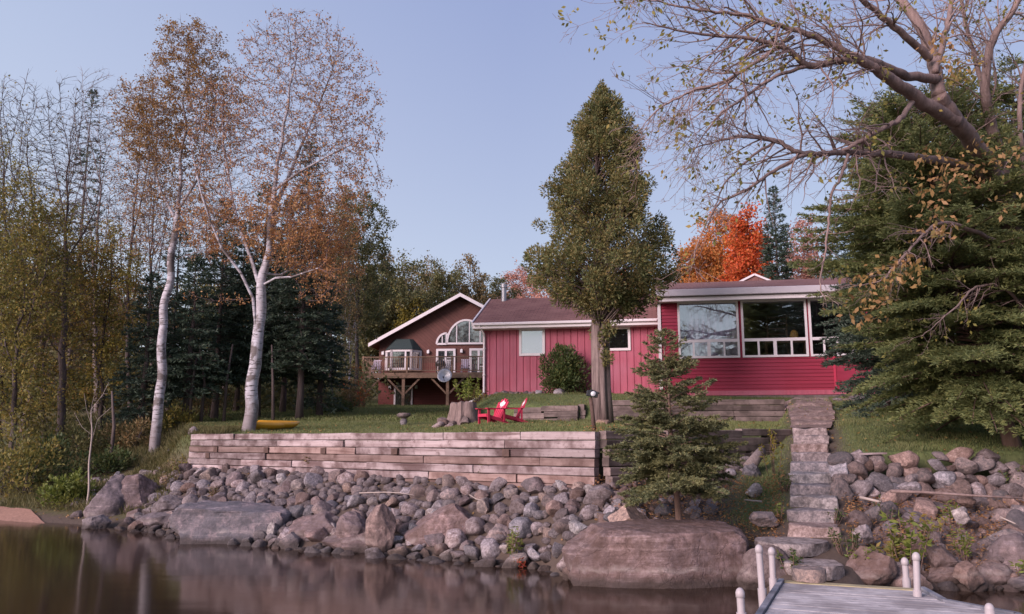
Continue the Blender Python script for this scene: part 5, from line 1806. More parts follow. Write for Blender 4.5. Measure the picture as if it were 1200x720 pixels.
Yb = 26.0
b0 = gat(291, Yb, 507); b0[2] -= .1
broadleaf('birch_tree', 'big white birch leaning over the end of the timber wall', 'birch', b0,
          [b0] + px_line([(295, 470), (299, 430), (303, 385), (306, 350), (313, 300), (319, 250), (325, 190), (337, 130), (346, 70)], Yb),
          [px_line([(301, 400), (293, 350), (281, 318), (262, 292), (247, 262), (236, 225), (222, 165)], [26, 26, 25.8, 25.6, 25.4, 25.2, 25]),
           px_line([(306, 345), (294, 305), (283, 270), (273, 235), (262, 170), (258, 110)], [26, 26.1, 26.3, 26.6, 26.9, 27.2]),
           px_line([(307, 340), (325, 326), (345, 320), (372, 318), (392, 322)], [26, 25.7, 25.4, 25.2, 25]),
           px_line([(311, 325), (330, 322), (346, 308), (364, 300)], [26, 26.3, 26.6, 27]),
           px_line([(296, 352), (275, 353), (250, 351), (222, 345)], [26, 25.7, 25.4, 25.2]),
           px_line([(319, 250), (335, 215), (352, 170), (375, 120), (392, 80)], [26, 26.2, 26.5, 26.8, 27]),
           px_line([(322, 225), (350, 205), (385, 180), (420, 165)], [26, 25.7, 25.3, 25])],
          [ell(350, 62, Yb, 74, 52, w=1), ell(398, 130, Yb, 54, 78), ell(330, 150, Yb, 88, 85), ell(412, 210, Yb, 48, 42), ell(350, 262, Yb, 76, 62), ell(262, 140, Yb, 44, 85), ell(250, 250, Yb, 42, 60), ell(380, 318, Yb, 44, 44, w=.7), ell(425, 150, Yb, 30, 50, w=.8)],
          5200, step=.2, dk=.21, di=1.6, r0=.0075, rb=.215, bark='birch_bark', twig='twig_purple', leaf='leaf_birch', nleaf=30000, lsize=.074, ntwig=1.6, twlen=.28,
          trop=(0, 0, .02), seed=4, split=.019, leafw=lambda p: .35 + 1.6 * np.exp(-((p[:, 2] - 8.6) / 1.6) ** 2) + .25 * (p[:, 0] > -6.4), spread=.14)
Yc = 28.0
b1 = gat(181, Yc, 518); b1[2] -= .1
broadleaf('birch_tree', 'slimmer white birch rising in front of the dark firs', 'birch', b1,
          [b1] + px_line([(187, 470), (190, 410), (193, 360), (200, 310), (207, 260), (212, 200), (216, 140), (219, 80), (222, 40)], Yc),
          [px_line([(207, 265), (190, 225), (178, 180), (170, 130)], [28, 28.2, 28.4, 28.6]), px_line([(208, 250), (228, 210), (240, 160), (246, 100)], [28, 27.8, 27.6, 27.4])],
          [ell(222, 72, Yc, 46, 54), ell(188, 140, Yc, 54, 66), ell(248, 135, Yc, 42, 70), ell(200, 220, Yc, 58, 52), ell(172, 260, Yc, 42, 50, w=.6), ell(235, 270, Yc, 40, 45, w=.5)],
          3600, step=.21, dk=.22, di=1.7, r0=.0078, rb=.18, bark='birch_bark', twig='twig_purple', leaf='leaf_birch_gold', nleaf=25000, lsize=.076, ntwig=1.6, twlen=.28, trop=(0, 0, .04), seed=9, split=.019,
          leafw=lambda p: .5 + 1.2 * (p[:, 2] > 12), spread=.14)

# ------------------------------------------------------------------ bare and half-bare wood on the left
def wood_tree(px, Y, lab, top, wpx, trunkpts, leaf, nleaf, natt=900, rb=.16, bark='bark_dark', seed=1, lo=.35, name='bare_tree', cat='tree', group='trees of the wood beside the lawn', lsize=.10, twig=None, step=.27, twl=.45):
    b = gat(px, Y); b[2] -= .15
    zt = at(px, top, Y)[2]; H = zt - b[2]
    cx = at(trunkpts[-1][0], trunkpts[-1][1], Y)[0]
    w = wpx * Y / FPX
    ells = [((cx, Y, b[2] + H * .80), (w * .8, w * .8, H * .2)), ((cx, Y, b[2] + H * .60), (w, w * .9, H * .24)), (((cx + b[0]) / 2, Y, b[2] + H * lo), (w * .75, w * .75, H * .18), .6)]
    tp = [b] + px_line(trunkpts, Y); rl = np.random.default_rng(seed + 500); limbs = []
    for i in range(7 if nleaf < 4000 else 3):
        f = rl.uniform(.32, .78); k = f * (len(tp) - 1); j = int(k); p = tp[j] + (tp[min(j + 1, len(tp) - 1)] - tp[j]) * (k - j)
        a = rl.uniform(0, 6.28); o = w * rl.uniform(.35, .9); up = H * rl.uniform(.14, .30)
        dv = np.array([math.cos(a) * o, math.sin(a) * o * .7, 0])
        limbs.append([p, p + dv * .45 + np.array([0, 0, up * .35]), p + dv * .85 + np.array([0, 0, up * .75]), p + dv + np.array([0, 0, min(up * 1.25, zt - p[2])])])
    return broadleaf(name, lab, cat, b, tp, limbs, ells, int(natt * 2.2), step=step, dk=step * 1.05, di=step * 8, r0=.009, rb=rb * .85, bark=bark, twig=twig or bark, leaf=leaf, nleaf=nleaf, lsize=lsize, ntwig=1.4, twlen=twl, trop=(0, 0, .16), seed=seed, group=group, split=.03, spread=.3, clump=5)


wood_tree(72, 29, 'tall straight dark trunk with a bare spreading crown', 92, 62, [(74, 420), (76, 320), (78, 230), (84, 150), (90, 110)], 'leaf_rust', 250, 1100, .17, seed=21)
wood_tree(28, 33, 'crooked dark bare tree with twisted boughs at the wood edge', 95, 60, [(40, 440), (58, 380), (52, 310), (38, 240), (30, 160)], 'leaf_olive', 500, 1000, .17, seed=22)
wood_tree(152, 36, 'thin bare tree with rusty leaves between bare tree and birch', 85, 45, [(150, 420), (150, 330), (158, 240), (166, 150)], 'leaf_birch', 2600, 900, .14, seed=23)
wood_tree(112, 38, 'slender bare grey tree standing behind the tall straight trunk', 80, 45, [(112, 420), (110, 320), (118, 220), (116, 130)], 'leaf_rust', 300, 800, .14, 'bark_grey', seed=24)
wood_tree(2, 30, 'bare tree half outside the picture edge with few leaves', 85, 50, [(2, 400), (8, 300), (4, 200), (0, 130)], 'leaf_olive', 500, 800, .15, seed=25)
wood_tree(178, 42, 'bare twiggy tree behind the slimmer birch', 120, 42, [(178, 420), (176, 320), (182, 220), (184, 160)], 'leaf_birch', 1800, 700, .13, seed=26)
wood_tree(262, 44, 'half-bare brown tree behind the two birches', 150, 60, [(262, 420), (265, 320), (262, 230)], 'leaf_birch', 2200, 800, .15, seed=27)
# leafy undergrowth trees
wood_tree(18, 27.5, 'olive leafed tree with yellowing leaves at the lake corner', 215, 62, [(16, 470), (20, 400), (28, 330)], 'leaf_olive', 15000, 700, .12, seed=31, lo=.30, name='leafy_tree', step=.36)
wood_tree(52, 31, 'dull yellow-green tree behind the lake corner bushes', 245, 60, [(50, 470), (52, 400), (60, 330)], 'leaf_gold', 14000, 700, .12, seed=32, lo=.28, name='leafy_tree', step=.36)
wood_tree(118, 32, 'olive and gold small tree between tall trunk and firs', 270, 50, [(118, 470), (120, 400), (124, 340)], 'leaf_gold', 13000, 600, .11, seed=33, lo=.28, name='leafy_tree', step=.36)
wood_tree(-35, 30, 'yellow-green tree whose boughs enter at the picture edge', 165, 62, [(-32, 430), (-30, 340), (-20, 260)], 'leaf_olive', 14000, 700, .13, seed=34, lo=.3, name='leafy_tree', step=.36)
wood_tree(85, 44, 'brownish thicket tree deep in the wood', 300, 75, [(85, 470), (88, 400), (90, 350)], 'leaf_rust', 13000, 600, .12, seed=35, lo=.3, name='leafy_tree', lsize=.14, step=.45)
wood_tree(20, 48, 'dark green thicket tree deep behind the crooked bare tree', 280, 80, [(20, 460), (22, 390), (24, 330)], 'leaf_olive_dark', 13000, 600, .12, seed=36, lo=.3, name='leafy_tree', lsize=.14, step=.45)
wood_tree(418, 50, 'round olive-green tree behind the big birch', 222, 44, [(418, 420), (420, 330), (420, 280)], 'leaf_olive_dark', 16000, 700, .16, seed=37, lo=.45, name='leafy_tree', lsize=.15, step=.45)
wood_tree(388, 46, 'russet tree behind the low boughs of the big birch', 235, 40, [(388, 420), (388, 330)], 'leaf_rust', 7000, 600, .14, seed=38, lo=.4, name='leafy_tree', lsize=.13, step=.45)
wood_tree(409, 47, 'thin young birch beside the deck of the far house', 330, 14, [(410, 440), (409, 400), (410, 360)], 'leaf_rust', 400, 200, .07, 'birch_bark', seed=39, lo=.6, name='birch_tree', cat='birch', group=None)

# ------------------------------------------------------------------ firs behind the birches
def fir(px, Y, top, wpx, lab, seed, z0f=.18, mat='needle_dark', nb=150, group='dark firs behind the birches', lean=(0, 0), **kw):
    b = gat(px, Y); b[2] -= .1
    H = at(px, top, Y)[2] - b[2]
    k = dict(blade=.17, dens=4.2, twig_gap=.13, droop=.25, twl=.55)
    k.update(kw)
    return conifer('fir_tree', lab, 'fir', b, H, wpx * Y / FPX, H * z0f, int(nb * 1.5), mat, 'bark_dark', .14, lean, seed, group, bw=.05, prof=.75, **k)


fir(350, 33, 168, 52, 'tallest dark fir with its spire showing above the birch boughs', 51, nb=190)
fir(300, 34, 215, 56, 'dark fir standing behind the big birch trunk', 52)
fir(250, 33, 238, 54, 'dark fir in the middle between the two birch trunks', 53)
fir(218, 31, 300, 46, 'lower dark fir close behind the slimmer birch', 54)
fir(165, 30, 322, 44, 'bluish young fir with low boughs beside the slimmer birch', 55, .16, 'needle_blue', 120)
fir(374, 35, 280, 40, 'dark fir at the lawn end nearest the far house', 56, .08)
fir(330, 38, 232, 50, 'dark fir deep behind the tallest fir', 57)
fir(275, 39, 260, 50, 'shaded fir deep in the row behind the birches', 58)
fir(196, 38, 262, 46, 'dark fir deep behind the young bluish fir', 59)
fir(75, 40, 108, 30, 'sparse pine with a tufted dark top among bare trees', 60, .55, 'needle_dark', 46, group=None, branches=False)

# bare lower stems in front of the firs
for i, (px, Y, h, lab) in enumerate([(222, 30.5, 2.6, 'thin dark dead stem under the firs by the slimmer birch'), (235, 31, 3, 'straight dark dead stem between the birch trunks'), (262, 31.5, 3, 'dark dead stem close behind the timber wall end'), (320, 32, 3, 'dark dead stem standing right of the big birch'.replace('right of', 'beyond')), (133, 27.5, 2.4, 'leaning thin dead stem near the bare sapling')]):
    b = gat(px, Y)
    o = MB().tube([(0, 0, -.1), (random.uniform(-.1, .1), 0, h * .5), (random.uniform(-.25, .25), 0, h)], [.07, .055, .03], 7).build('dead_stem', M['bark_dark'], None, smooth=True)
    o.location = b; tag(o, lab, 'dead tree')

# bare sapling on the bank
Ys = 23.0
b = gat(108, Ys); b[2] -= .1
broadleaf('bare_sapling', 'pale leafless sapling on the bank behind the twin boulders', 'sapling', b, [b] + px_line([(107, 530), (109, 490), (113, 445)], Ys),
          [px_line([(108, 520), (118, 495), (130, 475)], Ys), px_line([(108, 505), (100, 480), (98, 462)], Ys), px_line([(110, 480), (120, 460), (124, 445)], Ys), px_line([(108, 512), (95, 500), (86, 485)], Ys)],
          [ell(112, 470, Ys, 15, 32)], 60, step=.12, r0=.006, rb=.034, bark='driftwood_pale', twig='driftwood_pale', nleaf=0, ntwig=.5, twlen=.15, seed=5, split=.02)

# ------------------------------------------------------------------ bushes on the left bank
for i, (px, Y, rx, rz, mat, lab) in enumerate([
        (35, 25.0, 1.3, 1.2, 'leaf_olive', 'leafy weed bush above the sand strip'), (5, 25.6, 1.4, 1.5, 'leaf_olive_dark', 'dark bush at the picture edge above the sand'),
        (62, 25.8, 1.0, .9, 'leaf_green', 'low green bush between sand strip and tall trunk'), (85, 23.6, .7, .55, 'leaf_lime', 'small pale green weed bush beside the twin boulders'),
        (128, 26.4, .8, .55, 'leaf_green', 'low weed bush behind the bare sapling'), (160, 28.8, 1.1, .6, 'leaf_rust', 'rusty low bush under the firs'),
        (205, 30.5, 1.1, .5, 'leaf_olive', 'olive low bush behind the mown slope'), (98, 28.5, 1.2, .9, 'leaf_olive_dark', 'dark shrub between tall trunk and sapling'),
        (240, 34, 1.3, .9, 'leaf_rust', 'reddish brown shrub deep under the firs'), (30, 29, 1.6, 1.6, 'leaf_olive', 'big olive shrub under the leafy trees'),
        (70, 30, 1.4, 1.3, 'leaf_olive_dark', 'dark shrub behind the tall straight trunk'), (390, 38, 1.0, .5, 'leaf_green', 'low green shrub at the far lawn edge'),
        (412, 45, .9, 1.5, 'leaf_rust', 'rust-red shrub beside the far house deck'), (413, 50, .9, 1.5, 'leaf_red', 'reddish shrub around the thin young birch')]):
    bush('shrub', lab, 'shrub', gat(px, Y), (rx, rx * .8, rz), 1500, .11, mat, 200 + i, 'shrubs of the wood edge' if px < 390 else None)

# ------------------------------------------------------------------ tall cedar on the lawn
def cedar():
    rs = np.random.default_rng(77)
    Y = 25.0
    b = gat(705, Y, 485); b[2] -= .05
    root = empty('cedar_tree', b, 'tall egg-shaped cedar with a fluted twin trunk before the cabin', 'cedar')
    zt = at(705, 95, Y)[2] - b[2]; s = Y / FPX
    mb = MB()
    for (pts, r) in (([(-.02, 0, -.1), (-.10, 0, 1.2), (-.12, .05, 2.6), (-.08, .1, 4), (0, .1, 6.5), (0, 0, zt - .6)], [.26, .19, .165, .15, .10, .02]),
                     ([(.20, .08, -.1), (.16, .1, 1.2), (.17, .12, 2.6), (.25, .1, 4.2), (.3, .1, 6)], [.21, .155, .14, .12, .05]),
                     ([(.04, -.10, -.1), (.02, -.10, 1.0), (.03, -.06, 2.2), (.1, 0, 3.4)], [.17, .12, .10, .05])):
        mb.tube(pts, r, 11)
    mb.build('trunk', M['bark_cedar'], root, smooth=True)
    # outline of the crown from the photo: py -> (left px, right px)
    prof = [(96, 704, 707), (115, 696, 719), (140, 682, 736), (170, 669, 749), (200, 656, 759), (235, 642, 771), (270, 630, 781), (300, 618, 788), (325, 614, 790), (343, 632, 780), (357, 664, 756), (367, 692, 728)]
    py = np.array([p[0] for p in prof]); pl = np.array([p[1] for p in prof]); pr = np.array([p[2] for p in prof])
    cs, rr = [], []
    n = 620
    for i in range(n):
        y = 97 + (362 - 97) * rs.uniform() ** .75
        a, c = np.interp(y, py, pl), np.interp(y, py, pr)
        mx = at((a + c) / 2, y, Y) - b; hw = (c - a) / 2 * s
        th = rs.uniform(0, 2 * math.pi); q = hw * (rs.uniform(.08, 1.0) ** .5) * (.94 + .24 * mnoise.noise((math.cos(th) * 2.4, math.sin(th) * 2.4, y * .05)))
        cs.append(np.array([mx[0] + math.cos(th) * q, math.sin(th) * q * .95, mx[2]])); rr.append(rs.uniform(.13, .40) * min(1, .35 + hw))
    # side tufts that break the outline
    for i in range(46):
        y = 105 + (350 - 105) * rs.uniform(); a, c = np.interp(y, py, pl), np.interp(y, py, pr); hw = (c - a) / 2 * s; mx = at((a + c) / 2, y, Y) - b
        th = rs.uniform(0, 6.28); q = hw * rs.uniform(1.0, 1.13); r = rs.uniform(.10, .20)
        cs.append(np.array([mx[0] + math.cos(th) * q, math.sin(th) * q, mx[2] + .08])); rr.append(r)
        cs.append(np.array([mx[0] + math.cos(th) * q * .88, math.sin(th) * q * .88, mx[2] - .05])); rr.append(r * 1.2)
    for (x, y) in ((622, 300), (626, 318), (618, 310), (786, 290), (792, 305), (784, 320), (640, 222), (748, 158), (672, 150), (650, 340), (690, 128), (762, 215), (700, 372), (715, 385), (708, 395), (697, 392), (722, 372), (705, 410), (712, 420), (735, 352), (765, 350)):
        p = at(x, y, Y + rs.uniform(-.3, .3)) - b; cs.append(p); rr.append(.22)
        q = p * np.array([.8, .8, 1]) ; cs.append(q); rr.append(.2)
    br = MB()
    for c in cs[::3]:
        br.tube([(0, 0, max(1.8, c[2] - .8)), tuple(c * np.array([.55, .55, 1]) - np.array([0, 0, .35])), tuple(c)], [.035, .022, .006], 4, cap=False)
    br.build('branches', M['bark_cedar'], root, smooth=True)
    ps, ds = [], []
    for c, r in zip(cs, rr):
        k = int(125 * (r / .25) ** 1.6) + 10
        d = rs.normal(size=(k, 3)); d /= np.linalg.norm(d, axis=1)[:, None]
        ps.append(c + d * (r * rs.uniform(.05, 1, k) ** .5)[:, None] * np.array([.85, .85, 1.15]))
        o = c * np.array([1, 1, 0]); o = o / (np.linalg.norm(o) + .3)
        ds.append(d * .7 + o[None] * .5 + np.array([0, 0, .25]))
    p, d = np.concatenate(ps), np.concatenate(ds)
    v, f = leaf_quads(p, .10, rs, .40, 0, D=d)
    link('crown', raw_mesh('crown', v, [f]), M['needle_cedar'], root)


cedar()

# small dark spruce showing behind the cedar
fir(786, 45, 278, 17, 'small dark spruce tip showing behind the cedar and roof', 66, .1, 'needle_dark', 90, group=None)

# leafy shrub at the cabin wall
bush('leafy_shrub', 'dense green leafy shrub standing against the red cabin wall', 'shrub', gat(661, 32.0), (.92, .7, 1.22), 7500, .11, 'leaf_green', 301, stems=18, clumps=95)
stem_plant('stump_plant', 'pale yellow-green shrub growing over the old stump', 'shrub', at(549, 478, 29.0), 1.0, 14, 40, .14, 'leaf_lime', 302, .7)
bush('low_shrub', 'small green plant at the cabin corner by the downspout', 'shrub', gat(563, 32.2), (.5, .4, .35), 300, .09, 'leaf_olive', 303)

# ------------------------------------------------------------------ small spruce by the water
Yp = 14.0
b = at(797, 613, Yp); b[2] = ground_z(b[0], b[1])
Hs = at(786, 390, Yp)[2] - b[2]
conifer('young_spruce', 'young spruce with a bare lower trunk behind the giant boulder', 'spruce', b, Hs, 1.30, .92, 135, 'needle_young', 'bark_spruce', .065, (-.05, 0), 81,
        blade=.055, bw=.015, dens=10, twig_gap=.042, droop=.16, twl=.48, up=.40, prof=.80, flat=.3)

# ------------------------------------------------------------------ big fir on the right
Yf = 17.0
b = at(1190, 548, Yf); b[2] = ground_z(b[0], b[1]) - .1
Hf = at(1100, 118, Yf)[2] - b[2]
conifer('fir_tree', 'big leaning olive-green fir spreading over the stone wall', 'fir', b, Hf, 3.9, .9, 420, 'needle_fir', 'bark_spruce', .15, (-.20, .0), 82,
        blade=.09, bw=.022, dens=5.5, twig_gap=.065, droop=.26, twl=.42, prof=.5, up=.22, flat=.35, low=.74)
b = gat(1105, 22.5); b[2] -= .1
conifer('fir_tree', 'tall bluish fir close behind the leaning fir', 'fir', b, at(1085, 105, 22.5)[2] - b[2], 3.1, .8, 330, 'needle_blue', 'bark_dark', .16, (-.03, 0), 83, blade=.12, bw=.03, dens=4.5, twig_gap=.09, droop=.22, prof=.75, twl=.5)
b = gat(1040, 25.0); b[2] -= .1
conifer('fir_tree', 'bluish fir showing its feathery edge against the sky', 'fir', b, at(1040, 170, 25)[2] - b[2], 2.1, .9, 260, 'needle_blue', 'bark_dark', .13, (.02, 0), 84, blade=.13, bw=.035, dens=4.5, twig_gap=.1, droop=.22, prof=.8, twl=.5)
b = gat(1228, 21); b[2] -= .1
conifer('fir_tree', 'dark fir at the picture edge behind the overhanging tree', 'fir', b, at(1228, 70, 21)[2] - b[2], 3.6, .6, 360, 'needle_fir', 'bark_dark', .16, (0, 0), 85, blade=.12, bw=.03, dens=4.5, twig_gap=.09, droop=.22, prof=.75, twl=.5)
b = gat(985, 40); b[2] -= .1
conifer('fir_tree', 'mid-green fir rising behind the end of the annex roof', 'fir', b, at(985, 290, 40)[2] - b[2], 2.4, .9, 220, 'needle_blue', 'bark_dark', .14, (0, 0), 86, blade=.18, bw=.05, dens=4, twig_gap=.13, droop=.2, prof=.9, twl=.5)
b = gat(921, 48); b[2] -= .1
conifer('spruce_tree', 'narrow dark spruce spire between the autumn maples', 'spruce', b, at(920, 220, 48)[2] - b[2], 2.1, .8, 420, 'needle_blue', 'bark_dark', .16, (0, 0), 87, blade=.18, bw=.06, dens=4.5, twig_gap=.11, droop=.3, prof=.8, twl=.5)

# ------------------------------------------------------------------ autumn maples behind the annex
def far_tree(px, Y, top, wpx, lab, leaf, seed, nleaf=5000, lsize=.2, cat='tree', name='maple_tree', natt=500, bark='bark_dark', lo=.45, group=None, rb=.16, step=.5, bot=.5):
    b = gat(px, Y); b[2] -= .2
    H = at(px, top, Y)[2] - b[2]; w = wpx * Y / FPX
    rs = np.random.default_rng(seed)
    ells = [((b[0], Y, b[2] + H * .82), (w * .62, w * .62, H * .18)), ((b[0], Y, b[2] + H * .62), (w, w, H * .2)), ((b[0], Y, b[2] + H * lo), (w * .95, w * .9, H * .18))]
    for _ in range(4):
        a = rs.uniform(0, 6.28); ells.append(((b[0] + math.cos(a) * w * .7, Y + math.sin(a) * w * .6, b[2] + H * rs.uniform(.45, .85)), (w * .4, w * .4, H * .10)))
    return broadleaf(name, lab, cat, b, [b, (b[0] + .1, Y, b[2] + H * .3), (b[0], Y, b[2] + H * .62)], [], ells, int(natt * 1.5), step=step, dk=step * 1.1, di=step * 7, r0=.011, rb=rb, bark=bark, leaf=leaf, nleaf=int(nleaf * 2.4), lsize=lsize, ntwig=1.2, twlen=.6, trop=(0, 0, .15), seed=seed, group=group, split=.05, spread=.5)


far_tree(850, 60, 252, 46, 'orange-brown maple behind the annex roof', 'leaf_orange', 91, 8000, lo=.6)
far_tree(886, 53, 246, 30, 'blazing scarlet maple beside the narrow spruce', 'leaf_scarlet', 92, 5200, lo=.6)
far_tree(824, 58, 280, 52, 'lower orange maple at the edge of the cedar', 'leaf_orange', 93, 7000, lo=.62)
far_tree(957, 60, 258, 34, 'pinkish half-bare maple with white limbs beside the spruce', 'leaf_pinkish', 94, 4200, bark='birch_bark', lo=.62)
far_tree(795, 58, 312, 26, 'rusty maple low behind the cabin ridge', 'leaf_rust', 95, 3000, lo=.65)
far_tree(640, 70, 312, 34, 'reddish tree low behind the cabin ridge', 'leaf_pinkish', 96, 2200, lo=.65)
far_tree(745, 66, 318, 34, 'amber tree behind the cedar crown', 'leaf_orange', 97, 3000, lo=.65)

# wooded hill behind the far house
k = 0
for (px, Y, top, w, leaf, lab) in [
        (470, 66, 300, 42, 'leaf_olive_dark', 'dark olive tree behind the left slope of the far roof'.replace('left ', 'long ')), (515, 78, 308, 36, 'leaf_olive_dark', 'rounded dark tree above the far gable peak'),
        (548, 80, 306, 34, 'leaf_rust', 'brownish tree above the far gable end'), (445, 72, 292, 36, 'leaf_rust', 'brown-green tree between the birch and the far house'),
        (580, 86, 318, 34, 'leaf_olive_dark', 'dark tree low behind the metal chimney'), (606, 92, 312, 28, 'leaf_pinkish', 'thin pinkish half-bare tree behind the chimney'),
        (425, 64, 325, 34, 'leaf_olive_dark', 'shaded tree behind the dark fir at the lawn end'), (495, 86, 300, 40, 'leaf_rust', 'tall russet tree up on the wooded hill'),
        (690, 90, 322, 50, 'leaf_olive_dark', 'dark tree far behind the cedar crown'), (400, 76, 290, 44, 'leaf_olive_dark', 'dark hill tree seen through the birch boughs'),
        (350, 78, 300, 50, 'leaf_rust', 'brown hill tree deep behind the tallest fir'), (300, 76, 310, 50, 'leaf_olive_dark', 'dark hill tree deep behind the birch trunks'), (240, 70, 330, 55, 'leaf_olive', 'olive tree deep in the wood behind the firs'),
        (170, 68, 335, 55, 'leaf_rust', 'russet tree deep in the wood behind the young bluish fir'), (110, 62, 340, 55, 'leaf_olive', 'yellowing tree deep in the wood behind slender trunks'),
        (50, 64, 340, 55, 'leaf_rust', 'russet tree deep behind the crooked bare tree'), (0, 60, 330, 55, 'leaf_olive_dark', 'dark tree deep in the wood at the picture edge'),
        (1060, 60, 300, 60, 'leaf_olive_dark', 'dark tree far behind the firs beside the annex'), (1165, 40, 60, 75, 'leaf_olive', 'olive tree far behind the overhanging tree'), (1240, 45, 240, 70, 'leaf_olive_dark', 'dark tree far back at the picture edge by the firs')]:
    k += 1
    far_tree(px, Y, top, w, lab, leaf, 120 + k, 5200, .22, name='hill_tree', group='trees on the wooded hill', lo=.38, natt=420, step=.6)
far_tree(481, 64, 350, 20, 'bright yellow small tree peeping over the far roof', 'leaf_yellow', 151, 2600, .18, lo=.5, name='yellow_tree')

# ------------------------------------------------------------------ overhanging tree at the upper right
def overhang():
    rs = np.random.default_rng(31)
    b = gat(1222, 17.8); b[2] -= .1
    root = empty('overhanging_tree', b, 'old half-bare tree reaching long arched boughs across the sky', 'tree')
    tubes = {'trunk': MB(), 'branches': MB()}
    LP, LD = [], []
    tw = {'P': [], 'D': [], 'L': []}
    def smooth(pts, rad, n):
        pts = np.array(pts); t = np.linspace(0, 1, len(pts)); q = np.linspace(0, 1, n)
        # Catmull-Rom through the points
        out = []
        for s in q * (len(pts) - 1):
            i = min(int(s), len(pts) - 2); f = s - i
            p0, p1, p2, p3 = pts[max(i - 1, 0)], pts[i], pts[i + 1], pts[min(i + 2, len(pts) - 1)]
            out.append(.5 * ((2 * p1) + (-p0 + p2) * f + (2 * p0 - 5 * p1 + 4 * p2 - p3) * f * f + (-p0 + 3 * p1 - 3 * p2 + p3) * f ** 3))
        return np.array(out), np.interp(q, t, rad)
    def twig(p, d, L, r, depth):
        """recursive side shoot, arching and drooping"""
        n = max(3, int(L / .14)); pts = [p]; d = d / np.linalg.norm(d); cur = p.copy()
        dr = rs.uniform(-.01, .05)
        for i in range(n):
            d = d + rs.normal(size=3) * .13 + np.array([-.02, 0, -dr]); d /= np.linalg.norm(d)
            cur = cur + d * (L / n); pts.append(cur.copy())
        rad = [max(.0028, r * (1 - .85 * i / n)) for i in range(n + 1)]
        tubes['branches'].tube(pts, rad, 5 if r > .012 else 3, cap=False)
        if depth < 2:
            m = int(L / (.20 if depth == 0 else .17)) + 1
            for i in range(m):
                j = rs.integers(max(1, n // 6), n + 1); q = np.array(pts[j]); dd = np.array(pts[j]) - np.array(pts[j - 1]); dd /= np.linalg.norm(dd)
                v = rs.normal(size=3) * np.array([.9, .8, .75]); v -= dd * (v @ dd); v /= np.linalg.norm(v)
                twig(q, dd * .8 + v * .75 + np.array([-.08, 0, .02]), L * rs.uniform(.22, .5) * (1 - .45 * j / n), max(.0035, rad[j] * .62), depth + 1)
        if depth >= 1 and rs.uniform() < (.11 if p[2] > 5.4 else .05):
            for j in range(max(1, n // 3), n + 1):
                if rs.uniform() < .8: LP.append(np.array(pts[j])); LD.append(d + rs.normal(size=3) * .5)
    def limb(pp, Y, r, part='trunk', shoots=1.0, smin=.5, slen=(.8, 2.1), start=.25):
        Ys = Y if isinstance(Y, (list, tuple)) else [Y] * len(pp)
        Y2 = [yy + 1.0 * max(0, yy - 12.6) for yy in Ys]; r = [q * e / yy for q, e, yy in zip(r, Y2, Ys)]
        pts = [at(x, y, yy) - b for (x, y), yy in zip(pp, Y2)]
        n = 10 * len(pp)
        q, rad = smooth(pts, r, n)
        q = q + np.array([[mnoise.noise((i * .35, r[0] * 90, k * 9)) * .03 for k in range(3)] for i in range(n)])
        tubes[part].tube([p for p in q], list(rad), 10 if r[0] > .04 else 6)
        L = np.linalg.norm(np.diff(q, axis=0), axis=1).sum()
        m = int(L * 6.0 * shoots)
        for i in range(m):
            j = int(n * (start + (1 - start) * rs.uniform() ** .9)); j = min(j, n - 2)
            dd = q[j + 1] - q[j]; dd /= np.linalg.norm(dd)
            v = rs.normal(size=3) * np.array([.8, .9, .9]); v -= dd * (v @ dd); v /= np.linalg.norm(v)
            twig(q[j], dd * .75 + v * .8, rs.uniform(*slen) * (1.1 - .5 * j / n), min(rad[j] * .55, .018), 0)
        return q
    # trunk and boughs: pixel polylines with distances
    limb([(1222, 560), (1205, 420), (1190, 280), (1165, 205), (1138, 165), (1118, 140), (1100, 112)], [15.2, 15, 14.6, 14.2, 13.8, 13.5, 13.3], [.22, .19, .17, .155, .15, .145, .13], shoots=.15)
    limb([(1120, 142), (1085, 122), (1050, 98), (1022, 78), (985, 58), (940, 38), (895, 25), (850, 8)], [13.5, 13.2, 12.9, 12.7, 12.4, 12.2, 12, 11.8], [.13, .12, .10, .085, .06, .045, .032, .012], shoots=1.0)
    limb([(1098, 93), (1060, 88), (1022, 72), (985, 71), (947, 77), (923, 58), (876, 45), (818, 40), (752, 26)], [13.3, 13, 12.7, 12.5, 12.3, 12.1, 11.9, 11.7, 11.5], [.085, .075, .068, .06, .055, .042, .03, .02, .006], shoots=1.1)
    limb([(1100, 112), (1094, 75), (1080, 35), (1048, -10), (1010, -60)], [13.3, 13.4, 13.5, 13.6, 13.7], [.12, .105, .09, .07, .04], shoots=.6)
    limb([(1090, 68), (1060, 42), (1022, 10), (980, -22), (930, -50)], [13.3, 13.1, 12.9, 12.7, 12.5], [.07, .06, .05, .04, .02], shoots=.9)
    limb([(1188, 250), (1164, 155), (1155, 108), (1162, 50), (1192, 5), (1215, -40)], [14.6, 14.4, 14.2, 14.1, 14, 14], [.12, .10, .085, .07, .05, .03], shoots=.7)
    limb([(1156, 115), (1140, 60), (1128, 10), (1120, -40)], [14.2, 14.3, 14.4, 14.5], [.05, .04, .035, .02], shoots=.8)
    limb([(1095, 85), (1108, 40), (1116, 0), (1124, -50)], [13.3, 13.5, 13.7, 13.9], [.06, .05, .04, .025], shoots=.6)
    limb([(1172, 215), (1120, 192), (1080, 186), (1046, 181), (1015, 180), (985, 179), (942, 180), (909, 166), (862, 161), (808, 176)], [14.3, 14, 13.6, 13.3, 13.1, 12.9, 12.6, 12.4, 12.2, 12], [.10, .085, .07, .065, .058, .05, .042, .032, .02, .006], shoots=1.1, start=.3)
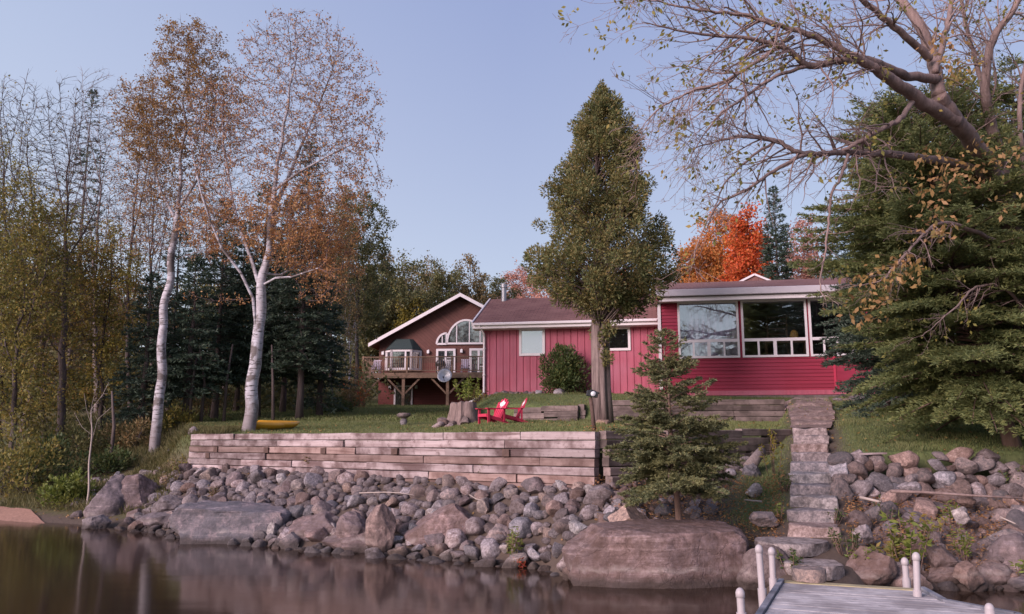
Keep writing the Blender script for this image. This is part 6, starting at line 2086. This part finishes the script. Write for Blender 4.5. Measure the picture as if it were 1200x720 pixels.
    limb([(945, 180), (909, 199), (876, 222), (840, 241), (818, 285), (810, 318)], [12.6, 12.4, 12.2, 12.1, 12, 12], [.035, .03, .023, .017, .010, .004], 'branches', 1.2, slen=(.4, 1.0))
    limb([(1072, 116), (1056, 138), (1040, 148), (1013, 163), (986, 178)], [13.1, 13, 12.95, 12.9, 12.9], [.045, .045, .04, .036, .03], 'branches', .5)
    limb([(994, 181), (984, 210), (975, 227), (971, 260), (968, 290), (961, 335), (968, 352)], [12.9, 12.8, 12.7, 12.7, 12.6, 12.6, 12.6], [.03, .026, .022, .02, .016, .011, .006], 'branches', .8, slen=(.3, .8))
    limb([(930, 42), (890, 70), (850, 95), (808, 108), (770, 130), (748, 155)], [12.2, 12, 11.8, 11.6, 11.5, 11.4], [.035, .03, .024, .018, .012, .004], 'branches', 1.2)
    limb([(950, 76), (905, 92), (868, 118), (838, 140), (800, 200)], [12.3, 12.1, 11.9, 11.8, 11.7], [.032, .027, .02, .014, .004], 'branches', 1.2)
    limb([(905, 28), (870, 18), (820, 12), (770, 2), (735, -8)], [12, 11.9, 11.7, 11.6, 11.5], [.03, .025, .018, .012, .004], 'branches', 1.2)
    limb([(908, 166), (880, 185), (850, 215), (835, 250), (828, 275)], [12.4, 12.3, 12.2, 12.1, 12.1], [.025, .02, .014, .009, .003], 'branches', 1.2, slen=(.4, 1.0))
    limb([(1195, 300), (1150, 275), (1100, 262), (1060, 300), (1030, 330), (985, 335)], [14.6, 14, 13.6, 13.3, 13.2, 13.1], [.05, .04, .03, .02, .013, .005], 'branches', .9, slen=(.4, 1.0))
    limb([(1215, 420), (1190, 350), (1150, 335), (1120, 360), (1080, 395)], [14.9, 14.2, 13.9, 13.7, 13.6], [.04, .03, .022, .015, .004], 'branches', .8, slen=(.4, .9))
    limb([(1200, 200), (1195, 120), (1210, 40), (1220, -20)], [14.6, 14.4, 14.4, 14.5], [.05, .04, .03, .02], 'branches', 1.0)
    tr = tubes['trunk'].build('trunk', M['bark_maple'], root, smooth=True)
    tubes['branches'].build('branches', M['bark_maple'], root, smooth=True)
    P = np.array(LP); D = np.array(LD)
    print('overhang leaves', len(P))
    ids = rs.integers(0, len(P), 3400)
    v, f = leaf_quads(P[ids] + rs.normal(size=(3400, 3)) * .07, .082, rs, .55, D=D[ids] + np.array([0, 0, -.5]))
    link('crown', raw_mesh('crown', v, [f]), M['leaf_olive'], root)
    # tan leaf sprays hanging in front of the fir
    ps, ds = [], []
    for (x, y, Y) in [(1030, 318, 13.1), (1045, 330, 13.1), (1065, 322, 13.2), (1070, 312, 13.3), (1020, 370, 13.1), (1010, 360, 13.1), (1100, 190, 13.4), (1115, 210, 13.4), (1085, 180, 13.4), (1125, 195, 13.5), (1090, 225, 13.4), (1140, 210, 13.6), (1170, 190, 14), (1185, 175, 14),
                      (1150, 170, 13.7), (1075, 213, 13.4), (1095, 245, 13.5), (1110, 265, 13.5), (1090, 272, 13.5), (1180, 235, 14), (1110, 60, 13.4), (1120, 80, 13.4), (1105, 45, 13.5), (1040, 345, 13.2), (1060, 305, 13.2), (1000, 330, 13.1), (1130, 75, 13.6), (1025, 345, 13.1)]:
        c = at(x, y, Y) - b
        k = 26
        ps.append(c + rs.normal(size=(k, 3)) * np.array([.16, .16, .10])); ds.append(rs.normal(size=(k, 3)) + np.array([-.2, 0, -.6]))
    p, d = np.concatenate(ps), np.concatenate(ds)
    v, f = leaf_quads(p, .105, rs, .5, D=d)
    link('autumn_leaves', raw_mesh('autumn_leaves', v, [f]), M['leaf_tan'], root)


overhang()

# ------------------------------------------------------------------ plants on the banks
for i, (px, py, Y, h, ns, per, ls, mat, sp, lab) in enumerate([
        (1066, 655, 12.9, .95, 8, 26, .13, 'leaf_lime', .34, 'tall leafy weed with drooping long leaves on the brown bank'),
        (1050, 652, 13.0, .62, 7, 22, .12, 'leaf_olive', .3, 'yellowing leafy weed beside the tall weed'),
        (1130, 645, 13.2, .62, 9, 26, .07, 'leaf_lime', .2, 'bright green upright weed below the whitish stone'),
        (1112, 590, 14.6, .4, 6, 16, .08, 'leaf_lime', .2, 'little yellow-green weed below the stacked wall'),
        (1038, 600, 14.6, .5, 6, 16, .08, 'leaf_green', .25, 'small green weed on the bank above the dark rocks'),
        (905, 540, 17.2, 1.0, 6, 22, .09, 'leaf_yellow', .3, 'yellow-leaved shoot growing beside the leaning log'),
        (600, 650, 14.9, .65, 12, 22, .07, 'leaf_lime', .22, 'reedy pale plant among the waterline rocks'),
        (606, 655, 14.7, .2, 8, 18, .07, 'leaf_red', .25, 'little red-leaved plant under the reedy plant'),
        (568, 548, 17.6, .55, 7, 20, .07, 'leaf_olive', .2, 'wispy weed growing against the pale timber wall'),
        (253, 595, 20.6, .4, 7, 16, .08, 'leaf_rust', .25, 'rusty weed among the fieldstones near the wall end'),
        (370, 562, 21, .35, 8, 18, .08, 'leaf_rust', .4, 'reddish low weed at the foot of the timber wall'),
        (1196, 640, 12.7, .35, 6, 14, .08, 'leaf_lime', .2, 'bright small weed beside the large pinkish boulder'),
        (1188, 560, 15.8, .6, 8, 22, .09, 'leaf_green', .4, 'green leafy shoots around the fir trunk base'),
        (760, 600, 13.7, .3, 6, 18, .06, 'leaf_lime', .25, 'small green weed behind the giant boulder'),
        (855, 620, 13.3, .35, 9, 20, .06, 'leaf_olive', .4, 'mossy low weed beside the giant boulder'),
        (992, 640, 12.9, .45, 12, 18, .07, 'leaf_green', .25, 'grassy green clump beside the flagstones'),
        (928, 655, 12.3, .35, 9, 18, .07, 'leaf_green', .3, 'dark green tuft between dock and flagstone'),
        (1085, 606, 14.0, .5, 6, 18, .09, 'leaf_olive', .3, 'drab weed in the middle of the brown bank'),
        (213, 538, 23.6, .5, 9, 16, .09, 'leaf_olive', .5, 'rough weed on the slope at the timber wall end'),
        (200, 548, 23.0, .4, 9, 16, .08, 'leaf_rust', .5, 'brown dry weed below the timber wall end'),
        (975, 598, 14.2, .3, 9, 14, .06, 'leaf_green', .2, 'grass tuft growing along the edge of the stone steps'),
        (912, 590, 14.6, .3, 9, 14, .06, 'leaf_lime', .2, 'grass tuft on the lake-facing edge of the stone steps'),
        (918, 560, 16, .35, 9, 14, .07, 'leaf_green', .25, 'green tuft beside the upper stone steps'),
        (1010, 655, 12.6, .35, 8, 18, .07, 'leaf_lime', .25, 'grassy tuft behind the dark streaked rock')]):
    p = at(px, py, Y); p[2] = ground_z(p[0], p[1])
    stem_plant('weed', lab, 'plant', p, h, ns, per, ls, mat, 400 + i, sp)


# ------------------------------------------------------------------ grass
def grass():
    rs = np.random.default_rng(8)
    n = 260000
    x = rs.uniform(-14, 12.5, n); y = 14 + 19 * rs.uniform(0, 1, n) ** 1.3
    Z, lawn, wild = gz(x, y, True)
    keep = (rs.uniform(size=n) < lawn * 1.5) & ((lawn > .06))
    x, y, Z = x[keep], y[keep], Z[keep]
    m = len(x)
    D = rs.normal(size=(m, 3)) * .38; D[:, 2] = 1; D /= np.linalg.norm(D, axis=1)[:, None]
    L = rs.uniform(.035, .085, m) * (1 + .8 * np.array((np.sin(x * 2.1) * np.cos(y * 1.7)) > .5))
    v, f = blades(np.stack([x, y, Z - .005], 1), D, L, .012, rs)
    tag(link('grass', raw_mesh('grass', v, [f]), M['grass_blade']), 'short green lawn grass above the timber wall', 'grass', kind='stuff')
    n = 90000
    x = rs.uniform(-18, 4, n); y = rs.uniform(32, 61, n)
    Z, lawn, wild = gz(x, y, True)
    P = np.stack([x, y, Z - .005], 1)[lawn > .3]; m = len(P)
    D = rs.normal(size=(m, 3)) * .38; D[:, 2] = 1; D /= np.linalg.norm(D, axis=1)[:, None]
    v, f = blades(P, D, rs.uniform(.07, .16, m), .04, rs)
    tag(link('grass', raw_mesh('grass', v, [f]), M['grass_blade']), 'green lawn grass reaching back to the far house', 'grass', kind='stuff')
    # rough grass of the wooded bank
    n = 90000
    x = rs.uniform(-20, -8.3, n); y = rs.uniform(21, 36, n)
    Z, lawn, wild = gz(x, y, True)
    s = y - np.interp(x, SHX, SHY)
    keep = (rs.uniform(size=n) < wild) & (s > .7)
    pat = np.array([mnoise.noise((a * .6, b_ * .6, 3)) for a, b_ in zip(x, y)]) > -.15
    keep &= pat
    x, y, Z = x[keep], y[keep], Z[keep]; m = len(x)
    D = rs.normal(size=(m, 3)) * .45; D[:, 2] = 1; D /= np.linalg.norm(D, axis=1)[:, None]
    v, f = blades(np.stack([x, y, Z - .01], 1), D, rs.uniform(.10, .38, m), .016, rs)
    tag(link('wild_grass', raw_mesh('wild_grass', v, [f]), M['grass_wild']), 'rough brownish grass and weeds on the wooded bank', 'grass', kind='stuff')
    n = 30000
    x = rs.uniform(-11.8, -8.6, n); y = rs.uniform(20.8, 27, n)
    Z, lawn, wild = gz(x, y, True)
    keep = (y - np.interp(x, SHX, SHY) > .8) & ((y > WA[1] + (x - WA[0]) * -.7286 + .3) | (x < WA[0] - .2))
    P = np.stack([x, y, Z - .01], 1)[keep]; m = len(P)
    D = rs.normal(size=(m, 3)) * .5; D[:, 2] = 1; D[:, 1] -= .4; D /= np.linalg.norm(D, axis=1)[:, None]
    v, f = blades(P, D, rs.uniform(.07, .26, m), .015, rs)
    tag(link('wild_grass', raw_mesh('wild_grass', v, [f]), M['grass_wild']), 'tufted grass on the slope beside the timber wall end', 'grass', kind='stuff')
    n = 26000
    x = rs.uniform(1.5, 11.5, n); y = rs.uniform(11.8, 17, n)
    s = y - np.interp(x, SHX, SHY); la = lateral(x, y)
    keep = (s > .25) & (y < np.where(la > 0, 15.9, 17)) & (np.abs(la) > .5)
    P = np.stack([x, y, gz(x, y) + rs.uniform(.0, .16, n)], 1)[keep]
    D = rs.normal(size=(len(P), 3)); D[:, 2] *= .25
    v, f = leaf_quads(P, .055, rs, .35, D=D)
    tag(link('needle_litter', raw_mesh('needle_litter', v, [f]), M['leaf_birch']), 'reddish needles and dead leaves caught between the bank stones', 'leaves', kind='stuff')
    # fallen leaves
    n = 7000
    x = rs.uniform(-14, 11, n); y = rs.uniform(13, 30, n)
    Z, lawn, wild = gz(x, y, True)
    s = y - np.interp(x, SHX, SHY)
    dens = np.where(x < -6, .9, .38) + .7 * ((x > 5.5) & (y < 16))
    keep = (rs.uniform(size=n) < dens) & (s > .3)
    P = np.stack([x, y, Z + .03], 1)[keep]
    D = rs.normal(size=(len(P), 3)); D[:, 2] *= .2
    v, f = leaf_quads(P, .07, rs, .6, D=D)
    tag(link('leaf_litter', raw_mesh('leaf_litter', v, [f]), M['leaf_tan']), 'fallen autumn leaves scattered over lawn and banks', 'leaves', kind='stuff')


grass()


def thicket():
    rs = np.random.default_rng(12)
    P = []
    for _ in range(520):
        x = rs.uniform(-60, 55); y = rs.uniform(64, 105)
        if rs.uniform() < .35: x, y = rs.uniform(-32, -9.5), rs.uniform(38, 62)
        h = rs.uniform(1.2, 4.0); r = rs.uniform(.9, 2.2)
        k = 170
        d = rs.normal(size=(k, 3)); d /= np.linalg.norm(d, axis=1)[:, None]
        q = d * (rs.uniform(.3, 1, k) ** .5)[:, None] * np.array([r, r, h * .55]); q += np.array([x, y, ground_z(x, y) + h * .5]); P.append(q)
    P = np.concatenate(P)
    v, f = leaf_quads(P, .26, rs, .6)
    tag(link('undergrowth', raw_mesh('undergrowth', v, [f]), M['leaf_olive_dark']), 'dense dull green undergrowth covering the wooded hill', 'undergrowth', kind='stuff')


thicket()

# ------------------------------------------------------------------ camera, light, sky
cam = bpy.data.cameras.new('camera'); co = bpy.data.objects.new('camera', cam); COL.objects.link(co)
cam.sensor_width = 36; cam.lens = FPX / 1200 * 36; cam.clip_end = 3000; cam.clip_start = .05
co.location = (0, 0, ZC); co.rotation_euler = (math.pi / 2 + PITCH, 0, 0)
sc.camera = co

EL, AZ = R(22), R(226)     # low evening sun behind the camera's shoulder
w = bpy.data.worlds.new('World'); sc.world = w; w.use_nodes = True
nt = w.node_tree; bg = nt.nodes['Background']
sky = nt.nodes.new('ShaderNodeTexSky'); sky.sky_type = 'NISHITA'; sky.sun_disc = False
sky.sun_elevation = EL; sky.sun_rotation = AZ
mul = nt.nodes.new('ShaderNodeMix'); mul.data_type = 'RGBA'; mul.blend_type = 'MULTIPLY'; mul.inputs[0].default_value = 1
mul.inputs[7].default_value = SKY_MUL + (1,)
add = nt.nodes.new('ShaderNodeMix'); add.data_type = 'RGBA'; add.blend_type = 'ADD'; add.inputs[0].default_value = 1
add.inputs[7].default_value = SKY_ADD + (1,)
nt.links.new(sky.outputs[0], mul.inputs[6]); nt.links.new(mul.outputs[2], add.inputs[6]); 
# afterglow: paler towards the sunset side (-X) and towards the horizon
tcw = nt.nodes.new('ShaderNodeTexCoord'); sxw = nt.nodes.new('ShaderNodeSeparateXYZ'); nt.links.new(tcw.outputs['Generated'], sxw.inputs[0])
def wramp(sock, a, b):
    m = nt.nodes.new('ShaderNodeMapRange'); m.inputs[1].default_value = a; m.inputs[2].default_value = b; nt.links.new(sock, m.inputs[0]); return m.outputs[0]
last = add.outputs[2]
for fac, colr in ((wramp(sxw.outputs[0], 0.0, -.75), (1.1, 1.25, .95)), (wramp(sxw.outputs[2], .50, .15), (.75, .55, .22))):
    g = nt.nodes.new('ShaderNodeMix'); g.data_type = 'RGBA'; g.blend_type = 'ADD'; g.inputs[7].default_value = colr + (1,)
    nt.links.new(fac, g.inputs[0]); nt.links.new(last, g.inputs[6]); last = g.outputs[2]
nt.links.new(last, bg.inputs[0])
bg.inputs[1].default_value = .1
sun = bpy.data.lights.new('sun', 'SUN'); so = bpy.data.objects.new('sun', sun); COL.objects.link(so)
sun.energy = 3.5; sun.angle = R(30); sun.color = (1.0, .80, .83)
d = Vector((math.sin(AZ) * math.cos(EL), math.cos(AZ) * math.cos(EL), math.sin(EL)))
so.rotation_euler = d.to_track_quat('Z', 'Y').to_euler(); so.location = (-20, -20, 30)
vs = sc.view_settings
vs.view_transform = 'Standard'; vs.look = 'None'; vs.exposure = EXPO; vs.gamma = 1; vs.use_curve_mapping = False
sc.render.engine = 'CYCLES'
sc.cycles.max_bounces = 6; sc.cycles.diffuse_bounces = 3; sc.cycles.transparent_max_bounces = 8
sc.cycles.use_denoising = True
